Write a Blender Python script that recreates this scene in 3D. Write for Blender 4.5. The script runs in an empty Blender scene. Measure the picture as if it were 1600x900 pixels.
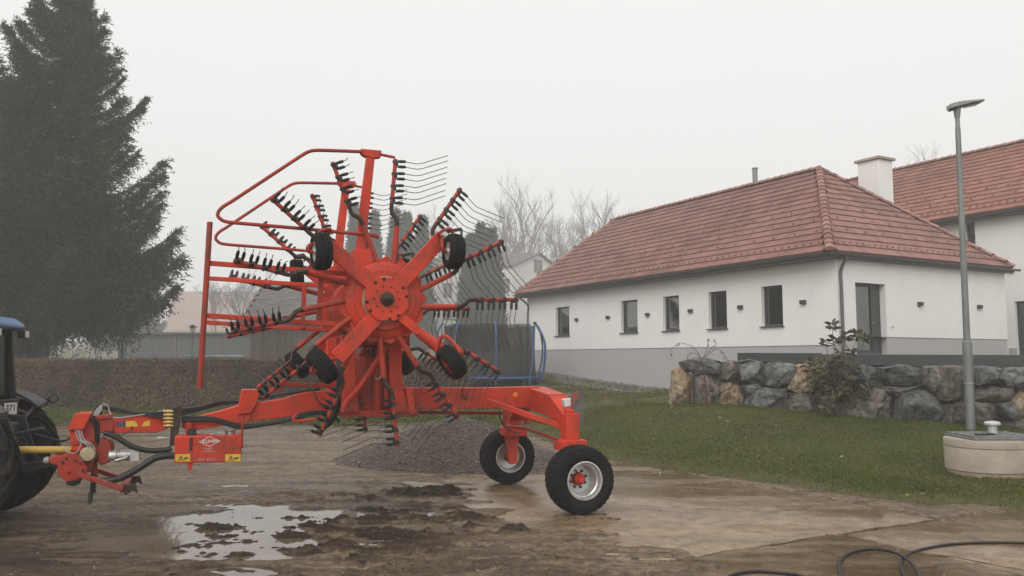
import bpy, math, random
import numpy as np
from mathutils import Vector, Matrix

random.seed(7)
RNG = np.random.default_rng(11)
SC = bpy.context.scene
COL = SC.collection
R = math.radians

# ------------------------------------------------------------------ camera
FPX, HOR, CAMZ = 1270.0, 560.0, 1.93          # focal length and horizon row in photo pixels, eye height
PITCH = math.atan((HOR - 450.0) / FPX)
cam = bpy.data.cameras.new('camera'); cam_o = bpy.data.objects.new('camera', cam); COL.objects.link(cam_o)
cam.sensor_width = 36.0; cam.lens = FPX / 1600.0 * 36.0; cam.clip_end = 2000; cam.clip_start = 0.05
cam_o.location = (0, 0, CAMZ); cam_o.rotation_euler = (math.pi / 2 + PITCH, 0, 0)
SC.camera = cam_o

# ------------------------------------------------------------------ world, sun, exposure
SUN_EL, SUN_AZ = R(38), R(200)                # azimuth measured clockwise from +Y
world = bpy.data.worlds.new('World'); SC.world = world; world.use_nodes = True
wn = world.node_tree.nodes; wl = world.node_tree.links
bg = wn['Background']
sky = wn.new('ShaderNodeTexSky'); sky.sky_type = 'NISHITA'; sky.sun_disc = False
sky.sun_elevation = SUN_EL; sky.sun_rotation = SUN_AZ; sky.dust_density = 6; sky.air_density = 1.0
bw = wn.new('ShaderNodeRGBToBW'); wl.new(sky.outputs[0], bw.inputs[0])
mixw = wn.new('ShaderNodeMix'); mixw.data_type = 'RGBA'     # a closed cloud layer: flat pale grey over the sky's own light
mixw.inputs[0].default_value = 0.9
mixw.inputs[7].default_value = (9.6, 9.55, 9.5, 1)
wl.new(bw.outputs[0], mixw.inputs[6]); wl.new(mixw.outputs[2], bg.inputs[0])
bg.inputs[1].default_value = 0.1
sun = bpy.data.lights.new('sun', 'SUN'); sun_o = bpy.data.objects.new('sun', sun); COL.objects.link(sun_o)
sun.energy = 1.5; sun.angle = R(40); sun.color = (1.0, 0.97, 0.93)
sd = Vector((math.sin(SUN_AZ) * math.cos(SUN_EL), math.cos(SUN_AZ) * math.cos(SUN_EL), math.sin(SUN_EL)))
sun_o.rotation_euler = sd.to_track_quat('Z', 'Y').to_euler()
SC.view_settings.view_transform = 'Standard'; SC.view_settings.look = 'None'
SC.view_settings.exposure = 0.15; SC.view_settings.gamma = 1.0
SC.cycles.use_denoising = True
SC.cycles.max_bounces = 8; SC.cycles.diffuse_bounces = 3; SC.cycles.glossy_bounces = 3
SC.cycles.transparent_max_bounces = 12; SC.cycles.transmission_bounces = 4; SC.cycles.volume_bounces = 3
SC.cycles.caustics_reflective = False; SC.cycles.caustics_refractive = False

# ------------------------------------------------------------------ pixel -> place
_c, _s = math.cos(PITCH), math.sin(PITCH)
EYE = Vector((0, 0, CAMZ))
def ray(px, py):
    x = (px - 800.0) / FPX; y = (450.0 - py) / FPX
    return Vector((x, _c - y * _s, _s + y * _c))
def at(px, py, Y):
    d = ray(px, py); return EYE + d * (Y / d.y)
def gnd(px, py, z=0.0):
    d = ray(px, py); return EYE + d * ((z - CAMZ) / d.z)

# ------------------------------------------------------------------ numpy noise
def _hash(ix, iy, seed):
    n = (ix * 374761393 + iy * 668265263 + seed * 144665) & 0x7fffffff
    n = ((n ^ (n >> 13)) * 1274126177) & 0x7fffffff
    return ((n ^ (n >> 16)) & 0xffff) / 65535.0
def vnoise(x, y, seed=0):
    x = np.asarray(x, float); y = np.asarray(y, float)
    ix = np.floor(x).astype(np.int64); iy = np.floor(y).astype(np.int64)
    fx = x - ix; fy = y - iy
    fx = fx * fx * (3 - 2 * fx); fy = fy * fy * (3 - 2 * fy)
    a = _hash(ix, iy, seed); b = _hash(ix + 1, iy, seed); c = _hash(ix, iy + 1, seed); d = _hash(ix + 1, iy + 1, seed)
    return (a * (1 - fx) + b * fx) * (1 - fy) + (c * (1 - fx) + d * fx) * fy
def fbm(x, y, seed=0, oct=4, gain=0.5):
    s = 0; a = 1; t = 0
    for i in range(oct):
        s = s + a * vnoise(np.asarray(x) * 2 ** i, np.asarray(y) * 2 ** i, seed + i * 17); t += a; a *= gain
    return s / t
def sstep(a, b, x):
    t = np.clip((np.asarray(x, float) - a) / (b - a), 0, 1); return t * t * (3 - 2 * t)

# ------------------------------------------------------------------ mesh helpers
def link(o, parent=None, M=None):
    COL.objects.link(o)
    if parent is not None: o.parent = parent
    if M is not None: o.matrix_local = M
    return o
def tag(o, label=None, cat=None, group=None, kind=None):
    if label: o['label'] = label
    if cat: o['category'] = cat
    if group: o['group'] = group
    if kind: o['kind'] = kind
    return o
def thing(name, label, cat, M=None, group=None):
    o = bpy.data.objects.new(name, None); COL.objects.link(o); o.empty_display_size = 0.2
    if M is not None: o.matrix_world = M
    return tag(o, label, cat, group)
def T(x, y=None, z=None):
    return Matrix.Translation(Vector((x, y, z)) if y is not None else Vector(x))
def frame(o, ex, ey, ez):
    return Matrix(((ex[0], ey[0], ez[0], o[0]), (ex[1], ey[1], ez[1], o[1]), (ex[2], ey[2], ez[2], o[2]), (0, 0, 0, 1)))
def perp(d):
    d = d.normalized(); a = Vector((0, 0, 1)) if abs(d.z) < 0.9 else Vector((1, 0, 0))
    u = d.cross(a).normalized(); return u, d.cross(u).normalized()

class MB:
    def __init__(self): self.v = []; self.f = []; self.m = []
    def add(self, vs, fs, mi=0):
        b = len(self.v); self.v += [tuple(p) for p in vs]
        for f in fs: self.f.append([b + i for i in f]); self.m.append(mi)
        return self
    def box(self, c, size, ax=None, mi=0):
        c = Vector(c); ex, ey, ez = ax or (Vector((1, 0, 0)), Vector((0, 1, 0)), Vector((0, 0, 1)))
        vs = []
        for k in (-.5, .5):
            for j in (-.5, .5):
                for i in (-.5, .5): vs.append(c + ex * (i * size[0]) + ey * (j * size[1]) + ez * (k * size[2]))
        return self.add(vs, [(0, 2, 3, 1), (4, 5, 7, 6), (0, 1, 5, 4), (2, 6, 7, 3), (0, 4, 6, 2), (1, 3, 7, 5)], mi)
    def bar(self, p, q, w, h, up=(0, 0, 1), mi=0, w2=None, h2=None):
        p = Vector(p); q = Vector(q); d = (q - p).normalized(); up = Vector(up)
        sx = d.cross(up).normalized(); sy = sx.cross(d).normalized()
        w2 = w2 or w; h2 = h2 or h
        vs = []
        for pt, ww, hh in ((p, w, h), (q, w2, h2)):
            for a, b in ((-1, -1), (1, -1), (1, 1), (-1, 1)): vs.append(pt + sx * (a * ww / 2) + sy * (b * hh / 2))
        return self.add(vs, [(3, 2, 1, 0), (4, 5, 6, 7), (0, 1, 5, 4), (1, 2, 6, 5), (2, 3, 7, 6), (3, 0, 4, 7)], mi)
    def tube(self, pts, r, n=8, mi=0, caps=True):
        pts = [Vector(p) for p in pts]; k = len(pts)
        rs = r if isinstance(r, (list, tuple)) else [r] * k
        ds = []
        for i in range(k):
            a = pts[max(i - 1, 0)]; b = pts[min(i + 1, k - 1)]; d = b - a
            ds.append(d.normalized() if d.length > 1e-9 else Vector((0, 0, 1)))
        u, w = perp(ds[0]); vs = []
        for i in range(k):
            if i:
                u = (u - ds[i] * u.dot(ds[i])); u = u.normalized() if u.length > 1e-6 else perp(ds[i])[0]
                w = ds[i].cross(u)
            for j in range(n):
                t = 2 * math.pi * j / n; vs.append(pts[i] + (u * math.cos(t) + w * math.sin(t)) * rs[i])
        fs = []
        for i in range(k - 1):
            for j in range(n):
                a = i * n + j; b = i * n + (j + 1) % n; fs.append((a, b, b + n, a + n))
        if caps: fs.append(tuple(range(n - 1, -1, -1))); fs.append(tuple((k - 1) * n + j for j in range(n)))
        return self.add(vs, fs, mi)
    def lathe(self, prof, o, ax, n=24, mi=0, closed=False):
        """prof: (radius, offset along ax)"""
        o = Vector(o); ax = Vector(ax).normalized(); u, w = perp(ax); vs = []; k = len(prof)
        for r, a in prof:
            for j in range(n):
                t = 2 * math.pi * j / n; vs.append(o + ax * a + (u * math.cos(t) + w * math.sin(t)) * r)
        fs = []
        for i in range(k if closed else k - 1):
            i2 = (i + 1) % k
            for j in range(n):
                j2 = (j + 1) % n; fs.append((i * n + j, i * n + j2, i2 * n + j2, i2 * n + j))
        if not closed:
            if prof[0][0] > 1e-5: fs.append(tuple(range(n - 1, -1, -1)))
            if prof[-1][0] > 1e-5: fs.append(tuple((k - 1) * n + j for j in range(n)))
        return self.add(vs, fs, mi)
    def prism(self, poly, off, mi=0):
        poly = [Vector(p) for p in poly]; off = Vector(off); n = len(poly)
        nrm = Vector((0, 0, 0))
        for i in range(n): nrm += (poly[i] - poly[0]).cross(poly[(i + 1) % n] - poly[0])
        if nrm.dot(off) > 0: poly = poly[::-1]
        vs = poly + [p + off for p in poly]
        fs = [tuple(range(n)), tuple(range(2 * n - 1, n - 1, -1))]
        for i in range(n):
            j = (i + 1) % n; fs.append((j, i, n + i, n + j))
        return self.add(vs, fs, mi)
    def mesh(self, name, mats, smooth=40):
        me = bpy.data.meshes.new(name); me.from_pydata(self.v, [], self.f)
        mats = mats if isinstance(mats, (list, tuple)) else [mats]
        for m in mats: me.materials.append(MAT[m] if isinstance(m, str) else m)
        if len(mats) > 1: me.polygons.foreach_set('material_index', self.m)
        if smooth:
            me.polygons.foreach_set('use_smooth', [True] * len(me.polygons)); me.update(); me.set_sharp_from_angle(angle=R(smooth))
        me.update(); return me
    def build(self, name, mats, parent=None, M=None, smooth=40, bevel=0):
        o = bpy.data.objects.new(name, self.mesh(name, mats, smooth)); link(o, parent, M)
        if bevel:
            b = o.modifiers.new('bevel', 'BEVEL'); b.width = bevel; b.segments = 2; b.limit_method = 'ANGLE'; b.angle_limit = R(40)
        return o
def smoothpath(pts, n=6):
    """Catmull-Rom through the points"""
    P = [Vector(p) for p in pts]; out = []
    for i in range(len(P) - 1):
        p0 = P[max(i - 1, 0)]; p1 = P[i]; p2 = P[i + 1]; p3 = P[min(i + 2, len(P) - 1)]
        for k in range(n):
            t = k / n
            out.append(0.5 * ((2 * p1) + (p2 - p0) * t + (2 * p0 - 5 * p1 + 4 * p2 - p3) * t * t + (3 * p1 - p0 - 3 * p2 + p3) * t ** 3))
    out.append(P[-1]); return out
def fast_mesh(name, V, F, mats, smooth=False, mi=None):
    """V (n,3), F (m,k) numpy"""
    me = bpy.data.meshes.new(name); V = np.ascontiguousarray(V, dtype=np.float32); F = np.ascontiguousarray(F, dtype=np.int32)
    m, k = F.shape
    me.vertices.add(len(V)); me.vertices.foreach_set('co', V.ravel())
    me.loops.add(m * k); me.loops.foreach_set('vertex_index', F.ravel())
    me.polygons.add(m); me.polygons.foreach_set('loop_start', np.arange(0, m * k, k, dtype=np.int32))
    if mi is not None: me.polygons.foreach_set('material_index', np.ascontiguousarray(mi, dtype=np.int32))
    me.polygons.foreach_set('use_smooth', np.full(m, smooth, dtype=bool))
    for q in (mats if isinstance(mats, (list, tuple)) else [mats]): me.materials.append(MAT[q] if isinstance(q, str) else q)
    me.update(calc_edges=True); me.validate(); return me
def mesh_obj(name, me, parent=None, M=None):
    return link(bpy.data.objects.new(name, me), parent, M)
def grid_faces(nx, ny):
    i, j = np.meshgrid(np.arange(nx - 1), np.arange(ny - 1)); a = (j * nx + i).ravel()
    return np.stack([a, a + 1, a + nx + 1, a + nx], 1)
def text_mesh(body, size, mat, bold=0.0, align='CENTER', extrude=0.0008, spacing=1.0):
    cu = bpy.data.curves.new('lettering', 'FONT'); cu.body = body; cu.size = size; cu.align_x = align; cu.align_y = 'CENTER'
    cu.extrude = extrude; cu.offset = bold; cu.space_character = spacing; cu.resolution_u = 3
    o = bpy.data.objects.new('lettering', cu); COL.objects.link(o)
    dg = bpy.context.evaluated_depsgraph_get(); me = bpy.data.meshes.new_from_object(o.evaluated_get(dg))
    bpy.data.objects.remove(o); me.materials.clear(); me.materials.append(MAT[mat]); return me

# ------------------------------------------------------------------ materials
MAT = {}
def srgb(r, g, b):
    f = lambda c: (c / 255 / 12.92) if c / 255 < .04045 else ((c / 255 + .055) / 1.055) ** 2.4
    return (f(r), f(g), f(b))
class NT:
    def __init__(self, name):
        self.mat = bpy.data.materials.new(name); self.mat.use_nodes = True; MAT[name] = self.mat
        self.n = self.mat.node_tree.nodes; self.l = self.mat.node_tree.links; self.b = self.n['Principled BSDF']
        self.co = None
    def new(self, t, **k):
        x = self.n.new(t)
        for a, v in k.items(): setattr(x, a, v)
        return x
    def coord(self, scale=(1, 1, 1), rot=(0, 0, 0), kind='Object'):
        tc = self.new('ShaderNodeTexCoord'); mp = self.new('ShaderNodeMapping')
        mp.inputs['Scale'].default_value = scale; mp.inputs['Rotation'].default_value = rot
        self.l.new(tc.outputs[kind], mp.inputs[0]); return mp.outputs[0]
    def noise(self, scale, detail=4, rough=.55, co=None, out=0):
        x = self.new('ShaderNodeTexNoise'); x.inputs['Scale'].default_value = scale; x.inputs['Detail'].default_value = detail
        x.inputs['Roughness'].default_value = rough
        if co is not None: self.l.new(co, x.inputs['Vector'])
        return x.outputs[out]
    def ramp(self, src, stops):
        x = self.new('ShaderNodeValToRGB'); e = x.color_ramp.elements
        while len(e) < len(stops): e.new(0.5)
        for i, (p, c) in enumerate(stops): e[i].position = p; e[i].color = (c[0], c[1], c[2], 1) if not isinstance(c, (int, float)) else (c, c, c, 1)
        self.l.new(src, x.inputs[0]); return x.outputs[0]
    def mix(self, fac, a, b, mode='MIX'):
        x = self.new('ShaderNodeMix', data_type='RGBA', blend_type=mode)
        for s, i in ((fac, 0), (a, 6), (b, 7)):
            if isinstance(s, (int, float)): x.inputs[i].default_value = s if i == 0 else (s, s, s, 1)
            elif isinstance(s, (tuple, list)): x.inputs[i].default_value = (s[0], s[1], s[2], 1)
            else: self.l.new(s, x.inputs[i])
        return x.outputs[2]
    def math(self, op, a, b=0.0):
        x = self.new('ShaderNodeMath', operation=op)
        for s, i in ((a, 0), (b, 1)):
            if isinstance(s, (int, float)): x.inputs[i].default_value = s
            else: self.l.new(s, x.inputs[i])
        return x.outputs[0]
    def bump(self, src, strength=.3, dist=.01):
        x = self.new('ShaderNodeBump'); x.inputs['Strength'].default_value = strength; x.inputs['Distance'].default_value = dist
        self.l.new(src, x.inputs['Height']); self.l.new(x.outputs[0], self.b.inputs['Normal']); return x
    def set(self, **k):
        for a, v in k.items():
            s = self.b.inputs[{'col': 'Base Color', 'rough': 'Roughness', 'metal': 'Metallic', 'spec': 'Specular IOR Level', 'coat': 'Coat Weight', 'alpha': 'Alpha'}[a]]
            if isinstance(v, (int, float)): s.default_value = v
            elif isinstance(v, (tuple, list)): s.default_value = (v[0], v[1], v[2], 1)
            else: self.l.new(v, s)
        return self
def pmat(name, c1, c2=None, scale=6, rough=.5, rough2=None, metal=0, bump=0, bscale=40, bdist=.01, spec=.5, vary=0, island=0, lo=.35, hi=.65, stretch=(1, 1, 1), coat=0):
    t = NT(name); co = t.coord(stretch); n = t.noise(scale, 5, .6, co)
    col = t.ramp(n, [(lo, c1), (hi, c2 or c1)])
    if vary:
        oi = t.new('ShaderNodeObjectInfo'); col = t.mix(1.0, col, t.ramp(oi.outputs['Random'], [(0, 1 - vary), (1, 1 + vary)]), 'MULTIPLY')
    if island:
        gi = t.new('ShaderNodeNewGeometry'); col = t.mix(1.0, col, t.ramp(gi.outputs['Random Per Island'], [(0, 1 - island), (1, 1 + island)]), 'MULTIPLY')
    t.set(col=col, metal=metal, spec=spec, coat=coat)
    if rough2 is None: t.set(rough=rough)
    else: t.set(rough=t.ramp(n, [(lo, rough), (hi, rough2)]))
    if bump: t.bump(t.noise(bscale, 6, .65, co), bump, bdist)
    return t
# paint, metal, rubber
def paint(name, col, dirt=.35):
    t = NT(name); co = t.coord(); cz = t.coord((3, 3, .7))
    n1 = t.noise(2.6, 6, .68, co); n2 = t.noise(22, 6, .74, co); n3 = t.noise(90, 3, .7, co); st = t.noise(7, 6, .7, cz)
    base = t.mix(t.ramp(n1, [(.3, 0), (.75, 1)]), col, (col[0] * .66, col[1] * .80, col[2] * .95))
    base = t.mix(t.ramp(st, [(.50, 0), (.72, .25)]), base, (.60, .12, .07))                      # chalky faded paint
    d = t.math('MULTIPLY', t.ramp(n1, [(.40, 0), (.66, 1)]), t.ramp(n2, [(.40, 0), (.62, 1)]))
    base = t.mix(t.math('MULTIPLY', d, dirt), base, (.085, .055, .035))
    chip = t.ramp(t.noise(42, 7, .82, co), [(.665, 0), (.70, 1)])
    base = t.mix(t.math('MULTIPLY', chip, .85), base, (.075, .04, .03))
    t.set(col=base, rough=t.ramp(st, [(.3, .26), (.7, .62)]), spec=.28); t.bump(n3, .10, .002)
paint('red', (.66, .048, .018), .75); paint('red_worn', (.42, .036, .018), .9); paint('red_arm', (.50, .042, .020), .85)
pmat('steel_dark', (.032, .022, .018), (.075, .05, .038), 18, .55, .4, .55, .15, 60)
pmat('steel', (.42, .42, .41), (.30, .29, .28), 12, .35, .5, .85, .05, 60)
pmat('rim_silver', (.62, .62, .60), (.40, .38, .34), 7, .38, .55, .7, .05, 50, lo=.5, hi=.75)
pmat('brass', (.62, .44, .16), (.5, .36, .14), 12, .35, None, .9)
pmat('tine_wire', (.035, .032, .030), (.08, .06, .05), 14, .45, .6, .6)
pmat('rubber', (.006, .006, .007), (.016, .015, .014), 9, .75, .9, 0, .12, 70, .004, spec=.2)
pmat('rubber_muddy', (.014, .013, .012), (.11, .09, .07), 5, .75, .95, 0, .2, 60, .006, lo=.55, hi=.8, spec=.2)
pmat('boot', (.008, .008, .009), (.02, .02, .02), 20, .45, .6)
pmat('hose', (.005, .005, .006), (.013, .012, .012), 10, .42, .6, 0, .1, 90, .003)
pmat('cable_grey', (.35, .34, .32), (.28, .27, .26), 9, .5)
pmat('pto_yellow', (.60, .40, .06), (.42, .27, .06), 8, .5, .6)
pmat('guard_beige', (.42, .36, .24), (.30, .24, .15), 10, .6)
pmat('black_plastic', (.014, .014, .015), (.03, .03, .03), 15, .45, .6)
pmat('white_print', (.75, .74, .72), (.62, .6, .58), 40, .5)
pmat('faded_print', (.52, .36, .33), (.42, .20, .18), 60, .5)
pmat('yellow_print', (.70, .46, .05), (.62, .38, .05), 30, .5)
pmat('blue_print', (.02, .03, .13), (.03, .03, .10), 30, .5)
pmat('reflector', (.85, .25, .02), (.7, .2, .02), 60, .2)
pmat('board_red', (.28, .07, .055), (.20, .06, .05), 10, .45)
pmat('board_dark', (.07, .065, .06), (.14, .125, .115), 8, .35)
pmat('lamp_white', (.7, .7, .7), (.6, .6, .6), 20, .3)
# tractor
pmat('tractor_blue', (.045, .11, .26), (.06, .13, .28), 6, .35, .5)
pmat('tractor_dark', (.012, .013, .014), (.035, .032, .030), 8, .45, .6)
pmat('tractor_grey', (.10, .10, .10), (.16, .155, .15), 8, .45, .6)
def glass(name, tint, glossy=.3):
    t = NT(name); t.n.remove(t.b)
    tr = t.new('ShaderNodeBsdfTransparent'); tr.inputs[0].default_value = (*tint, 1)
    gl = t.new('ShaderNodeBsdfGlossy'); gl.inputs['Roughness'].default_value = .03; gl.inputs[0].default_value = (.9, .95, .93, 1)
    lw = t.new('ShaderNodeLayerWeight'); lw.inputs[0].default_value = glossy
    mx = t.new('ShaderNodeMixShader'); t.l.new(lw.outputs['Fresnel'], mx.inputs[0]); t.l.new(tr.outputs[0], mx.inputs[1]); t.l.new(gl.outputs[0], mx.inputs[2])
    t.l.new(mx.outputs[0], t.n['Material Output'].inputs[0])
glass('cab_glass', (.62, .75, .68), .62); glass('pane_glass', (.85, .88, .88), .62)
# house
def plaster(name, col, stain):
    t = NT(name); co = t.coord(); cz = t.coord((2.2, 2.2, .22)); n = t.noise(1.3, 6, .62, co); st = t.noise(1.6, 6, .66, cz); f = t.noise(160, 3, .7, co)
    base = t.mix(t.ramp(n, [(.35, 0), (.7, 1)]), col, tuple(c * .945 for c in col)); base = t.mix(t.ramp(st, [(.54, 0), (.76, .16)]), base, stain)
    t.set(col=base, rough=.88, spec=.25); t.bump(f, .10, .004)
plaster('render_white', (.83, .815, .79), (.58, .56, .53)); plaster('render_grey', (.43, .42, .415), (.27, .26, .25))
pmat('roof_tile', (.29, .145, .12), (.20, .098, .082), 1.1, .5, .62, 0, .1, 60, .004, vary=.17, island=.15)
pmat('roof_tile_orange', (.31, .135, .095), (.23, .10, .072), 1.1, .5, .62, 0, .1, 60, .004, vary=.17, island=.15)
pmat('cap_tile', (.33, .145, .11), (.23, .12, .10), 2.2, .45, .6, 0, .1, 60, .004, vary=.3)
pmat('roof_deck', (.035, .022, .02), (.05, .03, .025), 4, .8)
pmat('trim_dark', (.045, .048, .05), (.055, .058, .06), 4, .5)
pmat('gutter_grey', (.08, .082, .082), (.11, .11, .11), 5, .45, None, .2)
pmat('window_frame', (.035, .038, .04), (.045, .048, .05), 8, .45)
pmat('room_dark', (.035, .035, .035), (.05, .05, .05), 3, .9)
pmat('curtain', (.70, .71, .70), (.58, .59, .58), 3, .9, stretch=(6, 6, .5))
pmat('concrete_light', (.40, .35, .28), (.31, .265, .20), 3, .85, None, 0, .2, 70, .004)
pmat('concrete_brown', (.24, .17, .13), (.30, .23, .18), 6, .9, None, 0, .3, 60, .006)
pmat('galvanised', (.24, .25, .24), (.17, .18, .175), 5, .45, .6, .5, .03, 90, stretch=(1, 1, .3))
pmat('lamp_grey', (.20, .22, .22), (.24, .26, .26), 5, .5, None, .2)
pmat('lamp_lens', (.55, .56, .54), (.5, .5, .5), 5, .25)
pmat('sheet_charcoal', (.030, .034, .038), (.042, .046, .050), 2, .5)
pmat('tramp_blue', (.035, .085, .22), (.045, .10, .25), 7, .5)
pmat('far_white', (.72, .71, .69), (.66, .65, .63), .6, .9)
pmat('far_roof', (.16, .14, .13), (.10, .095, .09), .8, .8)
pmat('far_red_roof', (.34, .22, .185), (.29, .19, .16), .5, .8)
pmat('shutter', (.20, .17, .15), (.16, .14, .12), 2, .8)
pmat('wood_grey', (.105, .078, .056), (.17, .13, .10), 2.2, .85, None, 0, .3, 30, .01, vary=.25, stretch=(6, 6, .6))
pmat('shed_dark', (.06, .065, .065), (.085, .088, .088), 1.5, .8)
pmat('shingle', (.12, .105, .095), (.20, .18, .165), 1.3, .85, None, 0, .3, 14, .02, vary=.15, island=.2)
pmat('mint_paint', (.42, .55, .52), (.36, .48, .45), 4, .6)
# plants
def leaf(name, c1, c2, rough=.55, trans=.25, rnd=.5):
    t = NT(name); gi = t.new('ShaderNodeNewGeometry'); co = t.coord()
    col = t.mix(gi.outputs['Random Per Island'], c1, c2)
    col = t.mix(1.0, col, t.ramp(t.noise(.7, 3, .5, co), [(.3, 1 - rnd * .6), (.7, 1 + rnd * .4)]), 'MULTIPLY')
    t.set(col=col, rough=rough, spec=.15)
    if trans:
        tl = t.new('ShaderNodeBsdfTranslucent'); t.l.new(col, tl.inputs[0]); mx = t.new('ShaderNodeMixShader'); mx.inputs[0].default_value = trans
        t.l.new(t.b.outputs[0], mx.inputs[1]); t.l.new(tl.outputs[0], mx.inputs[2]); t.l.new(mx.outputs[0], t.n['Material Output'].inputs[0])
leaf('spruce_needle', (.018, .029, .012), (.085, .104, .046), .6, .1)
leaf('thuja_needle', (.045, .055, .035), (.075, .085, .055), .7, .1)
leaf('hedge_leaf', (.13, .095, .055), (.29, .21, .12), .7, .25, .7)
leaf('grass_blade', (.046, .090, .003), (.118, .138, .008), .55, .3, .5)
leaf('grass_dry', (.13, .115, .045), (.24, .19, .09), .6, .3)
leaf('dead_leaf', (.22, .15, .08), (.5, .40, .26), .7, .2)
leaf('bush_leaf', (.05, .062, .026), (.14, .135, .075), .35, .15)
leaf('red_leaf', (.14, .035, .03), (.22, .06, .045), .5, .2)
pmat('bark', (.035, .028, .022), (.075, .06, .048), 5, .9, None, 0, .6, 16, .04, stretch=(1, 1, .25))
pmat('bark_pale', (.10, .09, .08), (.16, .145, .13), 4, .9)
pmat('twig_red', (.10, .035, .028), (.07, .03, .025), 9, .7)
pmat('twig_brown', (.06, .04, .028), (.09, .065, .045), 9, .8)
# ================================================================== terrain
D1 = Vector((-.4885, .8726, 0)).normalized(); D2 = Vector((D1.y, -D1.x, 0))      # along the long house wall / along the door facade
HC = at(1308, 480, 25.0); HC.z = 0                                                # front corner of the house
EDGE = [gnd(*p) for p in ((812, 672), (842, 690), (900, 708), (945, 722), (1020, 735), (1100, 746), (1200, 761), (1300, 776), (1400, 786), (1500, 793), (1600, 799), (1750, 806))]
EDGE = np.array([(p.x, p.y) for p in EDGE] + [(22, 9.0)])
EDGE = np.vstack([[(EDGE[0][0] - 1.0, 26.0)], EDGE])
ROCK_A, ROCK_B = Vector((4.15, 20.2, 0)), Vector((11.2, 16.2, 0))
def edge_sd(x, y):
    """distance to the lawn edge, positive on the lawn"""
    x = np.asarray(x, float); y = np.asarray(y, float); best = np.full(x.shape, 1e9); sg = np.ones(x.shape)
    for (ax, ay), (bx, by) in zip(EDGE[:-1], EDGE[1:]):
        dx, dy = bx - ax, by - ay; L = dx * dx + dy * dy
        t = np.clip(((x - ax) * dx + (y - ay) * dy) / L, 0, 1); qx = x - ax - t * dx; qy = y - ay - t * dy
        d = np.hypot(qx, qy); c = dx * (y - ay) - dy * (x - ax)
        u = d < best - 1e-9; best = np.where(u, d, best); sg = np.where(u, np.sign(c), sg)
    return best * np.where(sg == 0, 1, sg)
_cp = [(4.15, 20, .74), (7.2, 18.4, .60), (10.4, 16.6, .44), (14, 14.5, .40), (22, 12, .35), (22, 9, .05), (6.06, 32, .74), (1.2, 40.7, 1.28),
       (8.6, 27.5, .82), (-.6, 35, .62), (-5, 37, .45), (-12, 36, .2), (-30, 33, 0), (-30, 20, 0), (-12, 22, 0), (-4, 22, 0), (-3, 30, .1), (-14, 30, 0), (0, 22, .08), (0.5, 27, .25),
       (-40, 60, .5), (0, 60, 1.6), (30, 50, 2.2), (60, 60, 3), (-80, 60, .6), (-80, 160, 4), (0, 160, 7), (80, 160, 9), (60, 10, .5), (-60, 10, 0), (0, 5, 0), (0, -10, 0), (-40, -10, 0), (40, -10, .2), (-5, 14, 0), (-12, 10, 0), (7.3, 11.7, -.10), (8.6, 11.4, -.10), (8.0, 12.6, -.03), (6.6, 11.5, -.04)]
_cp += [(float(x), float(y), 0.02) for x, y in EDGE[1:-1]]
_C = np.array(_cp)
def _phi(r2): return np.where(r2 > 1e-12, r2 * np.log(np.maximum(r2, 1e-12)), 0)
_n = len(_C); _K = _phi(((_C[:, None, :2] - _C[None, :, :2]) ** 2).sum(-1)) + np.eye(_n) * .5
_P = np.c_[np.ones(_n), _C[:, :2]]
_A = np.block([[_K, _P], [_P.T, np.zeros((3, 3))]]); _W = np.linalg.solve(_A, np.r_[_C[:, 2], 0, 0, 0])
def H(x, y):
    x = np.asarray(x, float); y = np.asarray(y, float); sh = x.shape; q = np.c_[x.ravel(), y.ravel()]
    z = _phi(((q[:, None, :] - _C[None, :, :2]) ** 2).sum(-1)) @ _W[:_n] + _W[_n] + q @ _W[_n + 1:]
    z = z.reshape(sh); d = edge_sd(x, y)
    yard = sstep(0.0, 1.2, d)                                    # the yard itself is level
    left = sstep(22, 27, y)
    k = np.maximum(yard * sstep(26.0, 24.0, y) + left, 0).clip(0, 1)
    return np.maximum(z, 0) * k
def Hs(x, y): return float(H(np.array([x]), np.array([y]))[0])

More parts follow.
